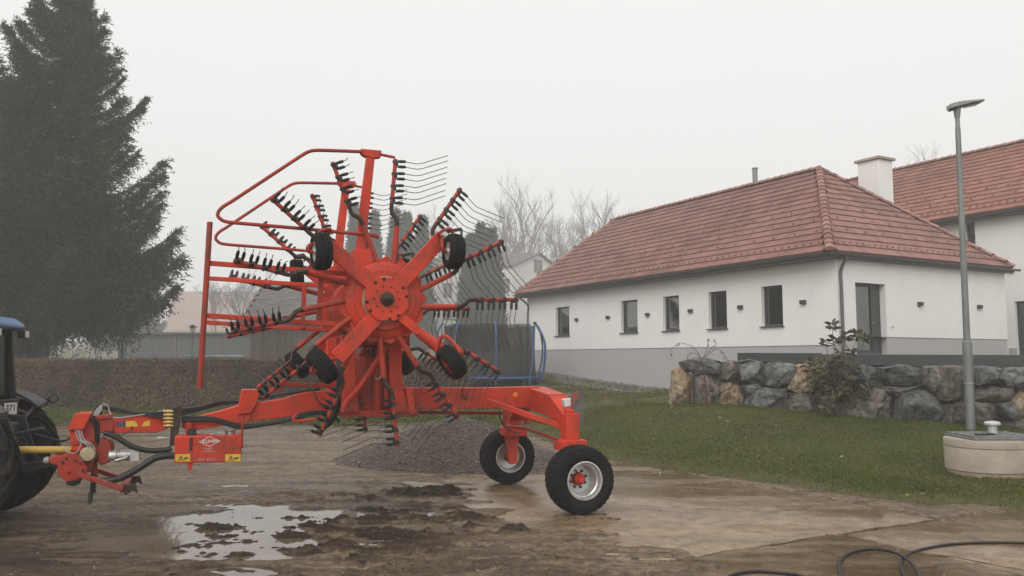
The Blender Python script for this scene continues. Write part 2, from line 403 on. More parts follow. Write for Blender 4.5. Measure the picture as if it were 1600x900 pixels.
def ground_mats():
    t = NT('terrain'); co = t.coord()
    n = t.noise(.25, 6, .6, co); f = t.noise(6, 6, .7, co)
    col = t.mix(t.ramp(n, [(.4, 0), (.6, 1)]), (.075, .085, .03), (.13, .105, .06)); col = t.mix(t.ramp(f, [(.4, 0), (.7, .8)]), col, (.10, .085, .065))
    t.set(col=col, rough=.9); t.bump(f, .6, .05)
    t = NT('lawn_soil'); co = t.coord(); n = t.noise(1.2, 5, .6, co); f = t.noise(30, 4, .7, co)
    t.set(col=t.mix(t.ramp(n, [(.35, 0), (.65, 1)]), (.045, .055, .010), (.085, .07, .02)), rough=.95); t.bump(f, .6, .02)
    # yard: wet trodden dirt, gravel and mud
    t = NT('yard_dirt'); co = t.coord(); cs = t.coord((.35, 2.2, 1), (0, 0, R(12)))
    big = t.noise(.45, 5, .6, co); streak = t.noise(1.6, 8, .66, cs); mott = t.noise(9, 7, .72, co); fine = t.noise(34, 5, .75, co); grit = t.noise(120, 3, .7, co)
    col = t.ramp(streak, [(.30, (.13, .094, .064)), (.45, (.245, .19, .14)), (.58, (.36, .295, .23)), (.74, (.20, .15, .108))])
    col = t.mix(t.ramp(big, [(.50, 0), (.66, .6)]), col, (.155, .10, .055))
    col = t.mix(t.ramp(mott, [(.43, .85), (.52, 0)]), col, (.062, .045, .031)); col = t.mix(t.ramp(mott, [(.54, 0), (.64, .7)]), col, (.33, .275, .215))
    col = t.mix(t.ramp(fine, [(.43, .75), (.53, 0)]), col, (.055, .041, .03)); col = t.mix(t.ramp(grit, [(.53, 0), (.63, .7)]), col, (.36, .32, .27))
    at_ = t.new('ShaderNodeAttribute', attribute_name='mud'); col = t.mix(at_.outputs['Fac'], col, t.ramp(fine, [(.3, (.020, .014, .009)), (.7, (.058, .042, .028))]))
    dk = t.new('ShaderNodeVectorMath', operation='DISTANCE'); t.l.new(co, dk.inputs[0]); dk.inputs[1].default_value = (-5.2, 7.2, 0)
    col = t.mix(t.ramp(t.math('ADD', t.math('MULTIPLY', dk.outputs['Value'], .2), t.math('MULTIPLY', big, .5)), [(.45, .75), (.95, 0)]), col, t.ramp(mott, [(.35, (.035, .026, .018)), (.65, (.105, .08, .058))]))
    wet = t.ramp(t.noise(.9, 6, .62, cs), [(.42, .14), (.54, .45), (.64, .75)])
    wet = t.mix(at_.outputs['Fac'], wet, .6)
    sh = t.new('ShaderNodeAttribute', attribute_name='soaked'); col = t.mix(sh.outputs['Fac'], col, t.mix(1.0, col, .5, 'MULTIPLY')); wet = t.mix(sh.outputs['Fac'], wet, .15)
    col = t.mix(1.0, col, (1.0, .87, .70), 'MULTIPLY'); t.set(col=col, rough=wet, spec=.26); t.bump(t.mix(.4, t.mix(.5, mott, fine), grit), .9, .045)
    t = NT('puddle_water'); co = t.coord(); n = t.noise(1.5, 4, .5, co)
    t.set(col=t.ramp(n, [(.35, (.185, .145, .105)), (.65, (.125, .092, .062))]), rough=.03, spec=.5); t.b.inputs['IOR'].default_value = 1.4; t.bump(t.noise(3, 2, .5, co), .015, .01)
    t = NT('slab_concrete'); co = t.coord(); cs = t.coord((.5, 1.8, 1), (0, 0, R(20)))
    big = t.noise(.8, 7, .66, cs); mid = t.noise(5, 7, .72, co); fine = t.noise(46, 5, .75, co)
    col = t.ramp(big, [(.28, (.135, .094, .055)), (.45, (.225, .168, .112)), (.6, (.305, .24, .17)), (.76, (.17, .118, .070))])
    col = t.mix(t.ramp(t.noise(.42, 5, .6, co), [(.46, 0), (.62, .75)]), col, (.135, .088, .048))
    col = t.mix(t.ramp(mid, [(.525, 0), (.61, .7)]), col, (.085, .060, .040)); col = t.mix(t.ramp(mid, [(.39, .55), (.47, 0)]), col, (.36, .30, .235)); col = t.mix(t.ramp(fine, [(.42, .65), (.52, 0)]), col, (.07, .052, .036))
    # dirt carried over from the muddy side
    sx = t.new('ShaderNodeVectorMath', operation='DOT_PRODUCT'); t.l.new(co, sx.inputs[0]); sx.inputs[1].default_value = D2
    carry = t.math('ADD', t.math('MULTIPLY', sx.outputs['Value'], -.20), t.math('MULTIPLY', t.noise(1.3, 7, .7, cs), 1.9)); carry = t.ramp(carry, [(.0, 0), (.28, .75)])
    col = t.mix(carry, col, t.ramp(mid, [(.35, (.060, .042, .028)), (.6, (.16, .118, .08))]))
    wet = t.ramp(t.noise(.7, 6, .62, cs), [(.38, .07), (.52, .24), (.66, .6)])
    col = t.mix(1.0, col, (1.06, .94, .78), 'MULTIPLY'); t.set(col=col, rough=wet, spec=.5); t.bump(t.mix(.5, mid, fine), .4, .014)
    pmat('gravel', (.08, .064, .052), (.17, .142, .118), 30, .75, .9, 0, .9, 60, .03, island=.45)
    pmat('pebble', (.15, .13, .115), (.27, .245, .22), 2, .6, None, 0, .2, 60, .005, island=.5)
    pmat('pebble_fine', (.13, .108, .09), (.22, .19, .16), 2, .8, None, 0, .2, 60, .005, island=.6, spec=.2)
    pmat('mud_clod', (.028, .021, .015), (.065, .050, .036), 14, .55, .8, 0, .8, 40, .02)
    pmat('rubble', (.12, .11, .105), (.20, .19, .18), 5, .85, None, 0, .4, 20, .02, island=.4)
ground_mats()

# coarse ground sheet out to where the haze swallows it
gx = np.unique(np.r_[np.linspace(-330, -45, 40), np.linspace(-45, 45, 121), np.linspace(45, 330, 40)])
gy = np.unique(np.r_[np.linspace(-60, 0, 13), np.linspace(0, 60, 101), np.linspace(60, 340, 50)])
X, Y = np.meshgrid(gx, gy); Z = np.minimum(H(X, Y), 9.0)
Z += (fbm(X * .4, Y * .4, 3) - .5) * .12 * sstep(24, 30, Y) - .03
core = sstep(-14, -12, X) * sstep(13, 11, X) * sstep(3, 4.5, Y) * sstep(25.5, 23.5, Y)
Z -= core * .22
tag(mesh_obj('ground', fast_mesh('ground', np.c_[X.ravel(), Y.ravel(), Z.ravel()], grid_faces(len(gx), len(gy)), 'terrain', True)), kind='structure')

# concrete slabs (a along D2, b along D1)
def ab(a, b, z=0): return Vector((D2.x * a + D1.x * b, D2.y * a + D1.y * b, z))
SLABS = [(4.75, 9.24, 6.20, 15.5), (3.2, 7.53, 1.0, 6.14), (7.58, 10.9, .8, 6.10), (10.94, 15, -2.5, 5.0)]
def slab_mask(x, y, grow=0.0):
    a = x * D2.x + y * D2.y; b = x * D1.x + y * D1.y; m = np.zeros(np.shape(x))
    for a0, a1, b0, b1 in SLABS:
        m = np.maximum(m, sstep(-.04, .04, np.minimum(np.minimum(a - a0 + grow, a1 - a + grow), np.minimum(b - b0 + grow, b1 - b + grow))))
    return m
# yard
yx = np.unique(np.r_[np.arange(-13.5, -7, .12), np.arange(-7, 3, .028), np.arange(3, 12.5, .12)])
yy = np.unique(np.r_[np.arange(3.2, 6.4, .1), np.arange(6.4, 12.5, .024), np.arange(12.5, 25, .1)])
X, Y = np.meshgrid(yx, yy)
def ell(cx, cy, rx, ry, rot=0):
    c, s = math.cos(rot), math.sin(rot); u = ((X - cx) * c + (Y - cy) * s) / rx; v = (-(X - cx) * s + (Y - cy) * c) / ry
    return u * u + v * v
wob = fbm(X * 1.3, Y * 2.6, 5) - .5; wob2 = fbm(X * 4, Y * 9, 8) - .5
pud = np.zeros_like(X)
for e in ((-3.4, 9.6, 1.25, 1.25), (-2.8, 8.5, 1.0, .5), (-1.75, 10.55, 1.15, .40), (-1.45, 8.85, .5, .22), (-.1, 10.75, .9, .22), (-2.1, 12.5, 1.1, .3), (-2.4, 7.6, .5, .2)):
    pud = np.maximum(pud, sstep(1.35, .55, ell(*e) + wob * 2.2))
mudz = sstep(1.25, .35, ell(-1.75, 9.5, 2.0, 1.9) + wob * 1.8)
mudz = np.maximum(mudz, sstep(1.2, .4, ell(-1.3, 11.55, 2.2, .45) + wob * 2))
mudz = np.maximum(mudz, .55 * sstep(1.2, .4, ell(-1.2, 7.55, 2.4, .7) + wob * 2.4))
mudz = np.maximum(mudz, .6 * sstep(1.2, .5, ell(.3, 10.2, .7, .5) + wob * 2.4))
ridge = np.maximum(fbm(X * 2.1, Y * 5.2, 21, 6, .62) - .48, 0) * 2.4
lumps = fbm(X * 9, Y * 13, 31, 4, .68)
h = .012 + (fbm(X * .5, Y * 3.0, 41, 5) - .5) * .05 + wob2 * .018 + (lumps - .5) * .006
h -= pud * .055
film = sstep(.56, .70, fbm(X * .9, Y * 3.4, 47, 4)) * sstep(-5.5, -4, X) * sstep(2.4, 1.0, X) * sstep(7.4, 8.2, Y) * sstep(13.6, 12.4, Y)
h -= film * .030
h += mudz * np.minimum(ridge, .55) * (.06 + .12 * lumps)
h += mudz * (lumps - .45) * .035 * sstep(.02, .2, ridge)
for off, dep in ((.79, .030), (-.80, .030), (1.35, .018), (-1.3, .018)):
    q0 = Vector((-6.27, 9.55, 0)) + Vector((.259, -.966, 0)) * off; dv = Vector((.94, .30, 0)).normalized(); nv = Vector((-dv.y, dv.x, 0))
    dd_ = (X - q0.x) * nv.x + (Y - q0.y) * nv.y + (fbm(X * .6, Y * .6, 53) - .5) * .25; ss_ = (X - q0.x) * dv.x + (Y - q0.y) * dv.y
    tr_ = np.exp(-(dd_ / .17) ** 4) * sstep(-.3, .6, ss_) * sstep(6.5, 4.0, ss_) * (1 - .6 * pud)
    h -= tr_ * dep * (.55 + .45 * np.sin((ss_ + np.abs(dd_) * .9) * 2 * np.pi / .17)); h += dep * .7 * np.exp(-((np.abs(dd_) - .22) / .05) ** 2) * sstep(-.3, .6, ss_) * sstep(6.5, 4.0, ss_) * (.4 + lumps)
sm = slab_mask(X, Y, .03); a_ = X * D2.x + Y * D2.y; b_ = X * D1.x + Y * D1.y
sm = sm * sstep(-.1, .25, np.where(b_ > 6.16, a_ - 5.25, a_ - 4.6) + (fbm(X * 1.3, Y * 1.7, 45, 6, .6) - .5) * 3.2 - .15)
h = np.where(sm < .02, h + .022 * slab_mask(X, Y, .6), h); h = h * (1 - sm) - sm * .06
d = edge_sd(X, Y); h -= sstep(.1, .5, d) * .05
h -= sstep(22.5, 25, Y) * .05
me = fast_mesh('yard', np.c_[X.ravel(), Y.ravel(), h.ravel()], grid_faces(len(yx), len(yy)), 'yard_dirt', True)
am = me.attributes.new('mud', 'FLOAT', 'POINT'); am.data.foreach_set('value', (mudz * sstep(.05, .22, ridge + (lumps - .5) * .5)).clip(0, 1).ravel().astype(np.float32))
am = me.attributes.new('soaked', 'FLOAT', 'POINT'); am.data.foreach_set('value', (sstep(.022, -.004, h) * (1 - sm)).ravel().astype(np.float32))
tag(mesh_obj('yard', me), kind='structure'); YARD = bpy.data.objects['yard']
_yi = (yx, yy, h)
def yard_z(x, y):
    i = np.clip(np.searchsorted(yx, x), 0, len(yx) - 1); j = np.clip(np.searchsorted(yy, y), 0, len(yy) - 1); return h[j, i]
# standing water: shows wherever the dirt dips under its level
mb = MB(); n = 48
mb.add([(-3.0 + 3.6 * math.cos(2 * math.pi * k / n) * (1.0 if math.cos(2 * math.pi * k / n) < 0 else .86), 10.0 + 3.3 * math.sin(2 * math.pi * k / n), -.009) for k in range(n)], [tuple(range(n))])
tag(mb.build('puddle', 'puddle_water', smooth=0), kind='structure')
# slabs, with worn edges
def slab(a0, a1, b0, b1, k):
    pts = []; per = [((a0, b0), (a1, b0)), ((a1, b0), (a1, b1)), ((a1, b1), (a0, b1)), ((a0, b1), (a0, b0))]
    for (p, q) in per:
        L = math.hypot(q[0] - p[0], q[1] - p[1]); m = max(4, int(L / .14))
        for i in range(m):
            t = i / m; a = p[0] + (q[0] - p[0]) * t; b = p[1] + (q[1] - p[1]) * t
            w = ab(a, b); j = (float(fbm(w.x * 2.2, w.y * 2.2, 60)) - .5) * .11 + (float(vnoise(w.x * 9, w.y * 9, 61)) - .5) * .03
            pts.append(ab(a + j, b + j, 0.016 + random.uniform(-.003, .001)))
    lo = [Vector((p.x, p.y, -.12)) for p in pts]; c = ab((a0 + a1) / 2, (b0 + b1) / 2)
    inn = [Vector((p.x + (c.x - p.x) / max((c - p).length, .1) * .012, p.y + (c.y - p.y) / max((c - p).length, .1) * .012, p.z + .008)) for p in pts]
    m = MB(); n = len(pts); m.add(lo + pts + inn, [(i, (i + 1) % n, n + (i + 1) % n, n + i) for i in range(n)] + [(n + i, n + (i + 1) % n, 2 * n + (i + 1) % n, 2 * n + i) for i in range(n)] + [tuple(range(2 * n, 3 * n))])
    m.build('concrete_slab', 'slab_concrete', YARD, smooth=50)
for k, s in enumerate(SLABS): slab(*s, k)

# lawn
lx = np.arange(-.5, 16.2, .16); ly = np.arange(9.2, 27.2, .16); X, Y = np.meshgrid(lx, ly); d = edge_sd(X, Y) + (fbm(X * 1.7, Y * 1.7, 70) - .5) * .5
Zl = H(X, Y) + .012 - .09 * sstep(.10, -.06, d) + .05 * sstep(0, .5, d) + (fbm(X * 1.1, Y * 1.1, 71) - .5) * .06 * sstep(0, 1, d)
keep = d > -.30
F = grid_faces(len(lx), len(ly)); F = F[keep.ravel()[F].all(1)]
tag(mesh_obj('lawn', fast_mesh('lawn', np.c_[X.ravel(), Y.ravel(), Zl.ravel()], F, 'lawn_soil', True)), kind='structure')
def blades(name, x, y, z, hmin, hmax, w, mats, lean=.5, dry=None):
    n = len(x); ang = RNG.uniform(0, 2 * np.pi, n); hh = RNG.uniform(hmin, hmax, n); la = RNG.uniform(0, 2 * np.pi, n); ll = RNG.uniform(0, lean, n) * hh
    b = np.c_[x, y, z]; sx = np.c_[np.cos(ang), np.sin(ang), np.zeros(n)] * (w * RNG.uniform(.6, 1.3, n))[:, None]
    tip = b + np.c_[np.cos(la) * ll, np.sin(la) * ll, hh]; mid = b + np.c_[np.cos(la) * ll * .35, np.sin(la) * ll * .35, hh * .6]
    V = np.stack([b - sx, b + sx, mid + sx * .8, tip, mid - sx * .8], 1).reshape(-1, 3); i = np.arange(n)[:, None] * 5
    F = np.concatenate([np.c_[i, i + 1, i + 2], np.c_[i, i + 2, i + 4], np.c_[i + 4, i + 2, i + 3]]); mi = None
    if dry is not None: mi = np.concatenate([dry] * 3).astype(int)
    return mesh_obj(name, fast_mesh(name, V, F, mats, False, mi))
n = 330000; x = RNG.uniform(-.5, 15, n); y = 9.3 + RNG.uniform(0, 1, n) ** 1.35 * 17.5
d = edge_sd(x, y) + (fbm(x * 1.7, y * 1.7, 70) - .5) * .5
rl = (x - ROCK_A.x) * (ROCK_B.y - ROCK_A.y) - (y - ROCK_A.y) * (ROCK_B.x - ROCK_A.x)        # >0 in front of the boulders
ok = (d > .02) & ((rl > -1.0) | (x < 4.0)) & (np.abs(x / y - .02) < .68) & (RNG.uniform(0, 1, n) < .25 + .75 * sstep(.0, .9, d))
fade = sstep(27, 22.5, y) ; ok &= RNG.uniform(0, 1, n) < fade
x, y, d = x[ok], y[ok], d[ok]
z = H(x, y) + .012 + .05 * sstep(0, .5, d) + (fbm(x * 1.1, y * 1.1, 71) - .5) * .06 * sstep(0, 1, d) - .005
dry = RNG.uniform(0, 1, len(x)) < .06 + .35 * sstep(.9, .1, d) + .30 * sstep(18.5, 23, y) * sstep(5, 2, x) + .18 * sstep(.5, .7, fbm(x * .6, y * .6, 75))
tag(blades('lawn_grass', x, y, z, .018, .055, .0060, ['grass_blade', 'grass_dry'], .8, dry), 'short green lawn grass sloping up to the boulder wall', 'grass', kind='stuff')
# verge along the hedge
n = 70000; x = RNG.uniform(-30, -.2, n); y = RNG.uniform(23.3, 31.6, n); ok = fbm(x * .8, y * .8, 77) + sstep(23.5, 26.5, y) * .6 > .62; x, y = x[ok], y[ok]
dry = RNG.uniform(0, 1, len(x)) < .2
tag(blades('verge_grass', x, y, H(x, y) - .03, .04, .12, .02, ['grass_blade', 'grass_dry'], .8, dry), 'strip of grass along the foot of the brown hedge', 'grass', kind='stuff')
# rough grass on the bank by the house
n = 60000; x = RNG.uniform(-2, 9, n); y = RNG.uniform(22, 40, n)
wl_ = (x - HC.x) * D2.x + (y - HC.y) * D2.y
ok = (wl_ < -.5) & (edge_sd(x, y) > -.5) & (fbm(x * .9, y * .9, 79) > .42); x, y = x[ok], y[ok]
dry = RNG.uniform(0, 1, len(x)) < .62
tag(blades('bank_grass', x, y, H(x, y) - .03, .04, .16, .016, ['grass_blade', 'grass_dry'], .9, dry), 'rough dry grass on the bank below the grey plinth', 'grass', kind='stuff')

# loose stones: tiny lopsided octahedra, joined
def stones(name, P, r, mat, squash=.65):
    n = len(P); base = np.array([(1, 0, 0), (-1, 0, 0), (0, 1, 0), (0, -1, 0), (0, 0, 1), (0, 0, -1)], float)
    V = base[None] * RNG.uniform(.6, 1.25, (n, 6, 1)) * np.asarray(r).reshape(-1, 1, 1); V[:, :, 2] *= squash
    V += RNG.uniform(-.25, .25, (n, 6, 3)) * np.asarray(r).reshape(-1, 1, 1)
    a = RNG.uniform(0, 6.28, n); c, s = np.cos(a)[:, None], np.sin(a)[:, None]; vx = V[:, :, 0] * c - V[:, :, 1] * s; vy = V[:, :, 0] * s + V[:, :, 1] * c
    V = np.stack([vx, vy, V[:, :, 2]], 2) + P[:, None, :]
    f = np.array([(0, 2, 4), (2, 1, 4), (1, 3, 4), (3, 0, 4), (2, 0, 5), (1, 2, 5), (3, 1, 5), (0, 3, 5)]); F = (np.arange(n)[:, None, None] * 6 + f[None]).reshape(-1, 3)
    return mesh_obj(name, fast_mesh(name, V.reshape(-1, 3), F, mat, False))
# heap of gravel behind the rake
GP = gnd(705, 700); GP = Vector((-1.05, 15.2, 0)); gr = np.linspace(0, 1, 44); ga = np.linspace(0, 2 * np.pi, 97)[:-1]
RR, AA = np.meshgrid(gr, ga); RAD = 2.12 + .28 * np.cos(AA * 2 + .4) + .12 * np.sin(AA * 3)
hx = GP.x + RR * RAD * np.cos(AA) * 1.05; hy = GP.y + RR * RAD * np.sin(AA) * .82
def heap_h(rr, x, y): return .96 * np.clip(1 - np.sqrt(rr * rr + .035) + .10 * (1 - rr), 0, 2) ** 1.12 * (1 + .22 * (fbm(x * 1.1, y * 1.1, 81) - .5)) + (fbm(x * 3, y * 3, 82) - .5) * .07 * (1 - rr)
hz = heap_h(RR, hx, hy) + (fbm(hx * 18, hy * 18, 83, 3) - .5) * .03 - .03
i, j = np.meshgrid(np.arange(43), np.arange(96)); a0 = (j * 44 + i).ravel(); a1 = (((j + 1) % 96) * 44 + i).ravel()
F = np.stack([a0, a0 + 1, a1 + 1, a1], 1)
heap = tag(thing('gravel_heap', 'low heap of grey gravel behind the hay rake', 'gravel', T(GP)))
mesh_obj('heap_body', fast_mesh('heap_body', np.c_[hx.ravel(), hy.ravel(), hz.ravel()] - np.array(GP), F, 'gravel', True), heap)
n = 24000; rr = np.sqrt(RNG.uniform(0, 1.12, n)); aa = RNG.uniform(0, 6.283, n); RA = 2.12 + .28 * np.cos(aa * 2 + .4) + .12 * np.sin(aa * 3)
px_ = GP.x + rr * RA * np.cos(aa) * 1.05; py_ = GP.y + rr * RA * np.sin(aa) * .82; pz = np.where(rr < 1, heap_h(np.minimum(rr, 1), px_, py_), 0) - .012
tag(mesh_obj('loose_stones', stones('tmp', np.c_[px_, py_, np.maximum(pz, .0)] - np.array(GP), RNG.uniform(.006, .017, n) * (1 + 1.1 * (RNG.uniform(0, 1, n) > .96)), 'pebble_fine').data, heap), kind='stuff')
bpy.data.objects.remove(bpy.data.objects['tmp'])
# grit and stones over the yard
n = 17000; x = RNG.uniform(-11, 6, n); y = 6.6 + RNG.uniform(0, 1, n) ** .8 * 17; ok = (np.abs(x / y) < .7) & (edge_sd(x, y) < .3) & ((fbm(x * .7, y * 2, 85) > .5) | (y > 13.5)); x, y = x[ok], y[ok]
r = RNG.uniform(.005, .016, len(x)) * (1 + .7 * (RNG.uniform(0, 1, len(x)) > .97)); zz = yard_z(x, y); on = slab_mask(x, y) > .5; zz = np.where(on, .024, zz)
ok = (~on | (RNG.uniform(0, 1, len(x)) < .25)) & (zz > -.008); x, y, zz, r = x[ok], y[ok], zz[ok], r[ok]
tag(stones('yard_gravel', np.c_[x, y, zz], r, 'pebble', .5), 'loose grit and small stones strewn over the wet yard', 'gravel', kind='stuff')
# mud clods
n = 3600; x = RNG.uniform(-4.2, 1.2, n); y = RNG.uniform(7.0, 12.2, n)
ii = np.clip(np.searchsorted(yx, x), 0, len(yx) - 1); jj = np.clip(np.searchsorted(yy, y), 0, len(yy) - 1)
ok = (mudz[jj, ii] * sstep(.06, .3, ridge[jj, ii]) > RNG.uniform(.15, 1, n)); x, y = x[ok], y[ok]; r = RNG.uniform(.006, .024, len(x)) * (1 + .8 * (RNG.uniform(0, 1, len(x)) > .93))
x2 = RNG.uniform(-3, 5.5, 150); y2 = RNG.uniform(6.8, 12.5, 150); ok2 = (edge_sd(x2, y2) < -.1) & (fbm(x2 * .9, y2 * 2, 88) > .52); x = np.r_[x, x2[ok2]]; y = np.r_[y, y2[ok2]]; r = np.r_[r, RNG.uniform(.005, .016, ok2.sum())]
zz = yard_z(x, y); zz = np.where(zz < -.03, .024, zz)
tag(stones('mud_clods', np.c_[x, y, zz], r, 'mud_clod', .6), 'dark clods of mud churned up around the puddle', 'mud', kind='stuff')
# dirt-filled cracks in the concrete: flat ragged ribbons a few millimetres proud
def crack(pts, w):
    P = smoothpath([gnd(x, y, .028) for x, y in pts], 7); m = MB(); vs = []
    for i, p in enumerate(P):
        d = (P[min(i + 1, len(P) - 1)] - P[max(i - 1, 0)]).normalized(); s_ = Vector((-d.y, d.x, 0)); k = math.sin(math.pi * min(1, (i + .3) / len(P))) ** .4
        j = random.uniform(-.012, .012); a_ = w * k * random.uniform(.3, 1.2); b_ = w * k * random.uniform(.3, 1.2); vs += [p + s_ * (a_ + j), p + s_ * (j - b_)]
    m.add(vs, [(2 * i, 2 * i + 1, 2 * i + 3, 2 * i + 2) for i in range(len(P) - 1)]); m.build('crack', 'mud_clod', YARD, smooth=0)
crack([(880, 868), (915, 876), (945, 884), (985, 876), (1010, 866), (1050, 862)], .045); crack([(945, 884), (960, 893), (1000, 901)], .035); crack([(830, 858), (860, 872), (880, 868)], .03); crack([(1362, 889), (1395, 886), (1440, 887), (1490, 880), (1545, 880)], .012)
crack([(1004, 866), (1060, 872), (1130, 880)], .012); crack([(1290, 833), (1310, 843), (1362, 848)], .010); crack([(840, 900), (862, 885), (880, 868)], .03); crack([(1430, 862), (1500, 872), (1600, 891)], .014)
# rubble strip under the long wall
n = 3500; u = RNG.uniform(7, 19.5, n); o = -RNG.uniform(.05, 1.7, n) ** 1.0; x = HC.x + D1.x * u + D2.x * o; y = HC.y + D1.y * u + D2.y * o
tag(stones('rubble_strip', np.c_[x, y, H(x, y) + .0], RNG.uniform(.03, .10, n), 'rubble', .7), 'strip of dark rubble along the foot of the grey plinth', 'rubble', kind='stuff')

# fallen leaves on the lawn and along its edge
n = 420; x = RNG.uniform(.5, 13, n); y = RNG.uniform(10, 24, n); d = edge_sd(x, y); ok = (d > -.35) & ((x - ROCK_A.x) * (ROCK_B.y - ROCK_A.y) - (y - ROCK_A.y) * (ROCK_B.x - ROCK_A.x) > 0) | ((x < 4) & (d > 0)); x, y, d = x[ok], y[ok], d[ok]; n = len(x)
z = H(x, y) + np.where(d > .1, .095, .03); a = RNG.uniform(0, 6.28, n); L = RNG.uniform(.02, .05, n); u = np.c_[np.cos(a) * L, np.sin(a) * L, RNG.uniform(-.3, .3, n) * L]; w = np.c_[-np.sin(a) * L * .6, np.cos(a) * L * .6, RNG.uniform(-.2, .3, n) * L]; p = np.c_[x, y, z]
V = np.stack([p - u, p - w, p + u, p + w], 1).reshape(-1, 3); i = np.arange(n)[:, None] * 4
tag(mesh_obj('fallen_leaves', fast_mesh('fallen_leaves', V, np.c_[i, i + 1, i + 2, i + 3], 'dead_leaf')), 'pale dead leaves scattered over the lawn', 'leaves', kind='stuff')
# ================================================================== houses
# house frame: local x along D2 (door facade), local y along D1 (long wall), z up, origin at the front corner
HM = frame(HC, D2, D1, Vector((0, 0, 1)))
HMI = HM.inverted()
def on_long(px, py, a=0.0):
    """pixel -> (b, z) on the plane local x = a"""
    o = HMI @ EYE; d = HMI.to_3x3() @ ray(px, py); k = (a - o.x) / d.x; p = o + d * k; return p.y, p.z
def on_front(px, py, b=0.0):
    o = HMI @ EYE; d = HMI.to_3x3() @ ray(px, py); k = (b - o.y) / d.y; p = o + d * k; return p.x, p.z

def wall_sheet(mb, O, U, N, L, z0, z1, holes, depth=.2, mi=0, mi_low=None, zsplit=None):
    """outer face of a wall from O along U, outward normal N, with rectangular openings (u0,u1,v0,v1) and their reveals"""
    us = sorted({0, L, *[h[0] for h in holes], *[h[1] for h in holes]}); vs = sorted({z0, z1, *[h[2] for h in holes], *[h[3] for h in holes]})
    Z = Vector((0, 0, 1)); P = lambda u, v, d=0: O + U * u + Z * v - N * d
    flip = U.cross(Z).dot(N) < 0
    def quad(a, b, c, d): mb.add([a, b, c, d], [(3, 2, 1, 0) if flip else (0, 1, 2, 3)], mi)
    for u0, u1 in zip(us[:-1], us[1:]):
        for v0, v1 in zip(vs[:-1], vs[1:]):
            cu, cv = (u0 + u1) / 2, (v0 + v1) / 2
            if any(h[0] < cu < h[1] and h[2] < cv < h[3] for h in holes): continue
            quad(P(u0, v0), P(u1, v0), P(u1, v1), P(u0, v1))
    for u0, u1, v0, v1 in holes:
        quad(P(u0, v0, depth), P(u0, v0), P(u0, v1), P(u0, v1, depth)); quad(P(u1, v0), P(u1, v0, depth), P(u1, v1, depth), P(u1, v1))
        quad(P(u0, v1), P(u1, v1), P(u1, v1, depth), P(u0, v1, depth)); quad(P(u0, v0, depth), P(u1, v0, depth), P(u1, v0), P(u0, v0))

def window(par, O, U, N, u0, u1, v0, v1, depth=.16, sill=True, curtain=.5, mullion=False, bars=None, name='window'):
    Z = Vector((0, 0, 1)); P = lambda u, v, d: O + U * u + Z * v - N * d
    f = .07; mb = MB()
    for (a, b) in (((u0, v0 + f / 2), (u1, v0 + f / 2)), ((u0, v1 - f / 2), (u1, v1 - f / 2))): mb.bar(P(a[0], a[1], depth), P(b[0], b[1], depth), .08, f)
    for u in (u0 + f / 2, u1 - f / 2) + (((u0 + u1) / 2,) if mullion else ()): mb.bar(P(u, v0 + f, depth), P(u, v1 - f, depth), f, .078, up=N)
    for bv in (bars or ()): mb.bar(P(u0 + f, bv, depth), P(u1 - f, bv, depth), .076, .05)
    w = mb.build(name, 'window_frame', par, bevel=.006)
    g = MB(); d = depth + .01; g.prism([P(u0 + f, v0 + f, d), P(u1 - f, v0 + f, d), P(u1 - f, v1 - f, d), P(u0 + f, v1 - f, d)], -N * .012); g.build('pane', 'pane_glass', w, smooth=0)
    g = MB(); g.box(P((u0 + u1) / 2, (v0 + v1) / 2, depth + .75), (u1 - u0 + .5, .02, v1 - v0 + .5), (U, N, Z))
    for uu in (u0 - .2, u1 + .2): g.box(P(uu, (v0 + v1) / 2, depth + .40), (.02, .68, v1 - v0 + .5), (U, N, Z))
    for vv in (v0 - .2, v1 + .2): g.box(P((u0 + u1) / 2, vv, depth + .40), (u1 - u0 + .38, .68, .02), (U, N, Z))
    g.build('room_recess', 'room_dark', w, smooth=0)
    if curtain:
        m = MB(); k = 14; um = u0 + f + (u1 - u0 - 2 * f) * (1 - curtain); pts = []
        for i in range(k + 1):
            u = um + (u1 - f - um) * i / k; pts.append((u, .10 + .02 * math.sin(i * 2.2)))
        vv = [P(u, v0 + .05, depth + dd) for u, dd in pts] + [P(u, v1 - .05, depth + dd) for u, dd in pts]
        m.add(vv, [(i, i + 1, i + k + 2, i + k + 1) for i in range(k)]); m.build('curtain', 'curtain', w)
    if sill:
        s = MB(); s.box(P((u0 + u1) / 2, v0 - .022, depth / 2 - .05), (u1 - u0 + .1, depth + .07, .035), (U, N, Z)); s.build('sill', 'trim_dark', w, bevel=.004)
    return w

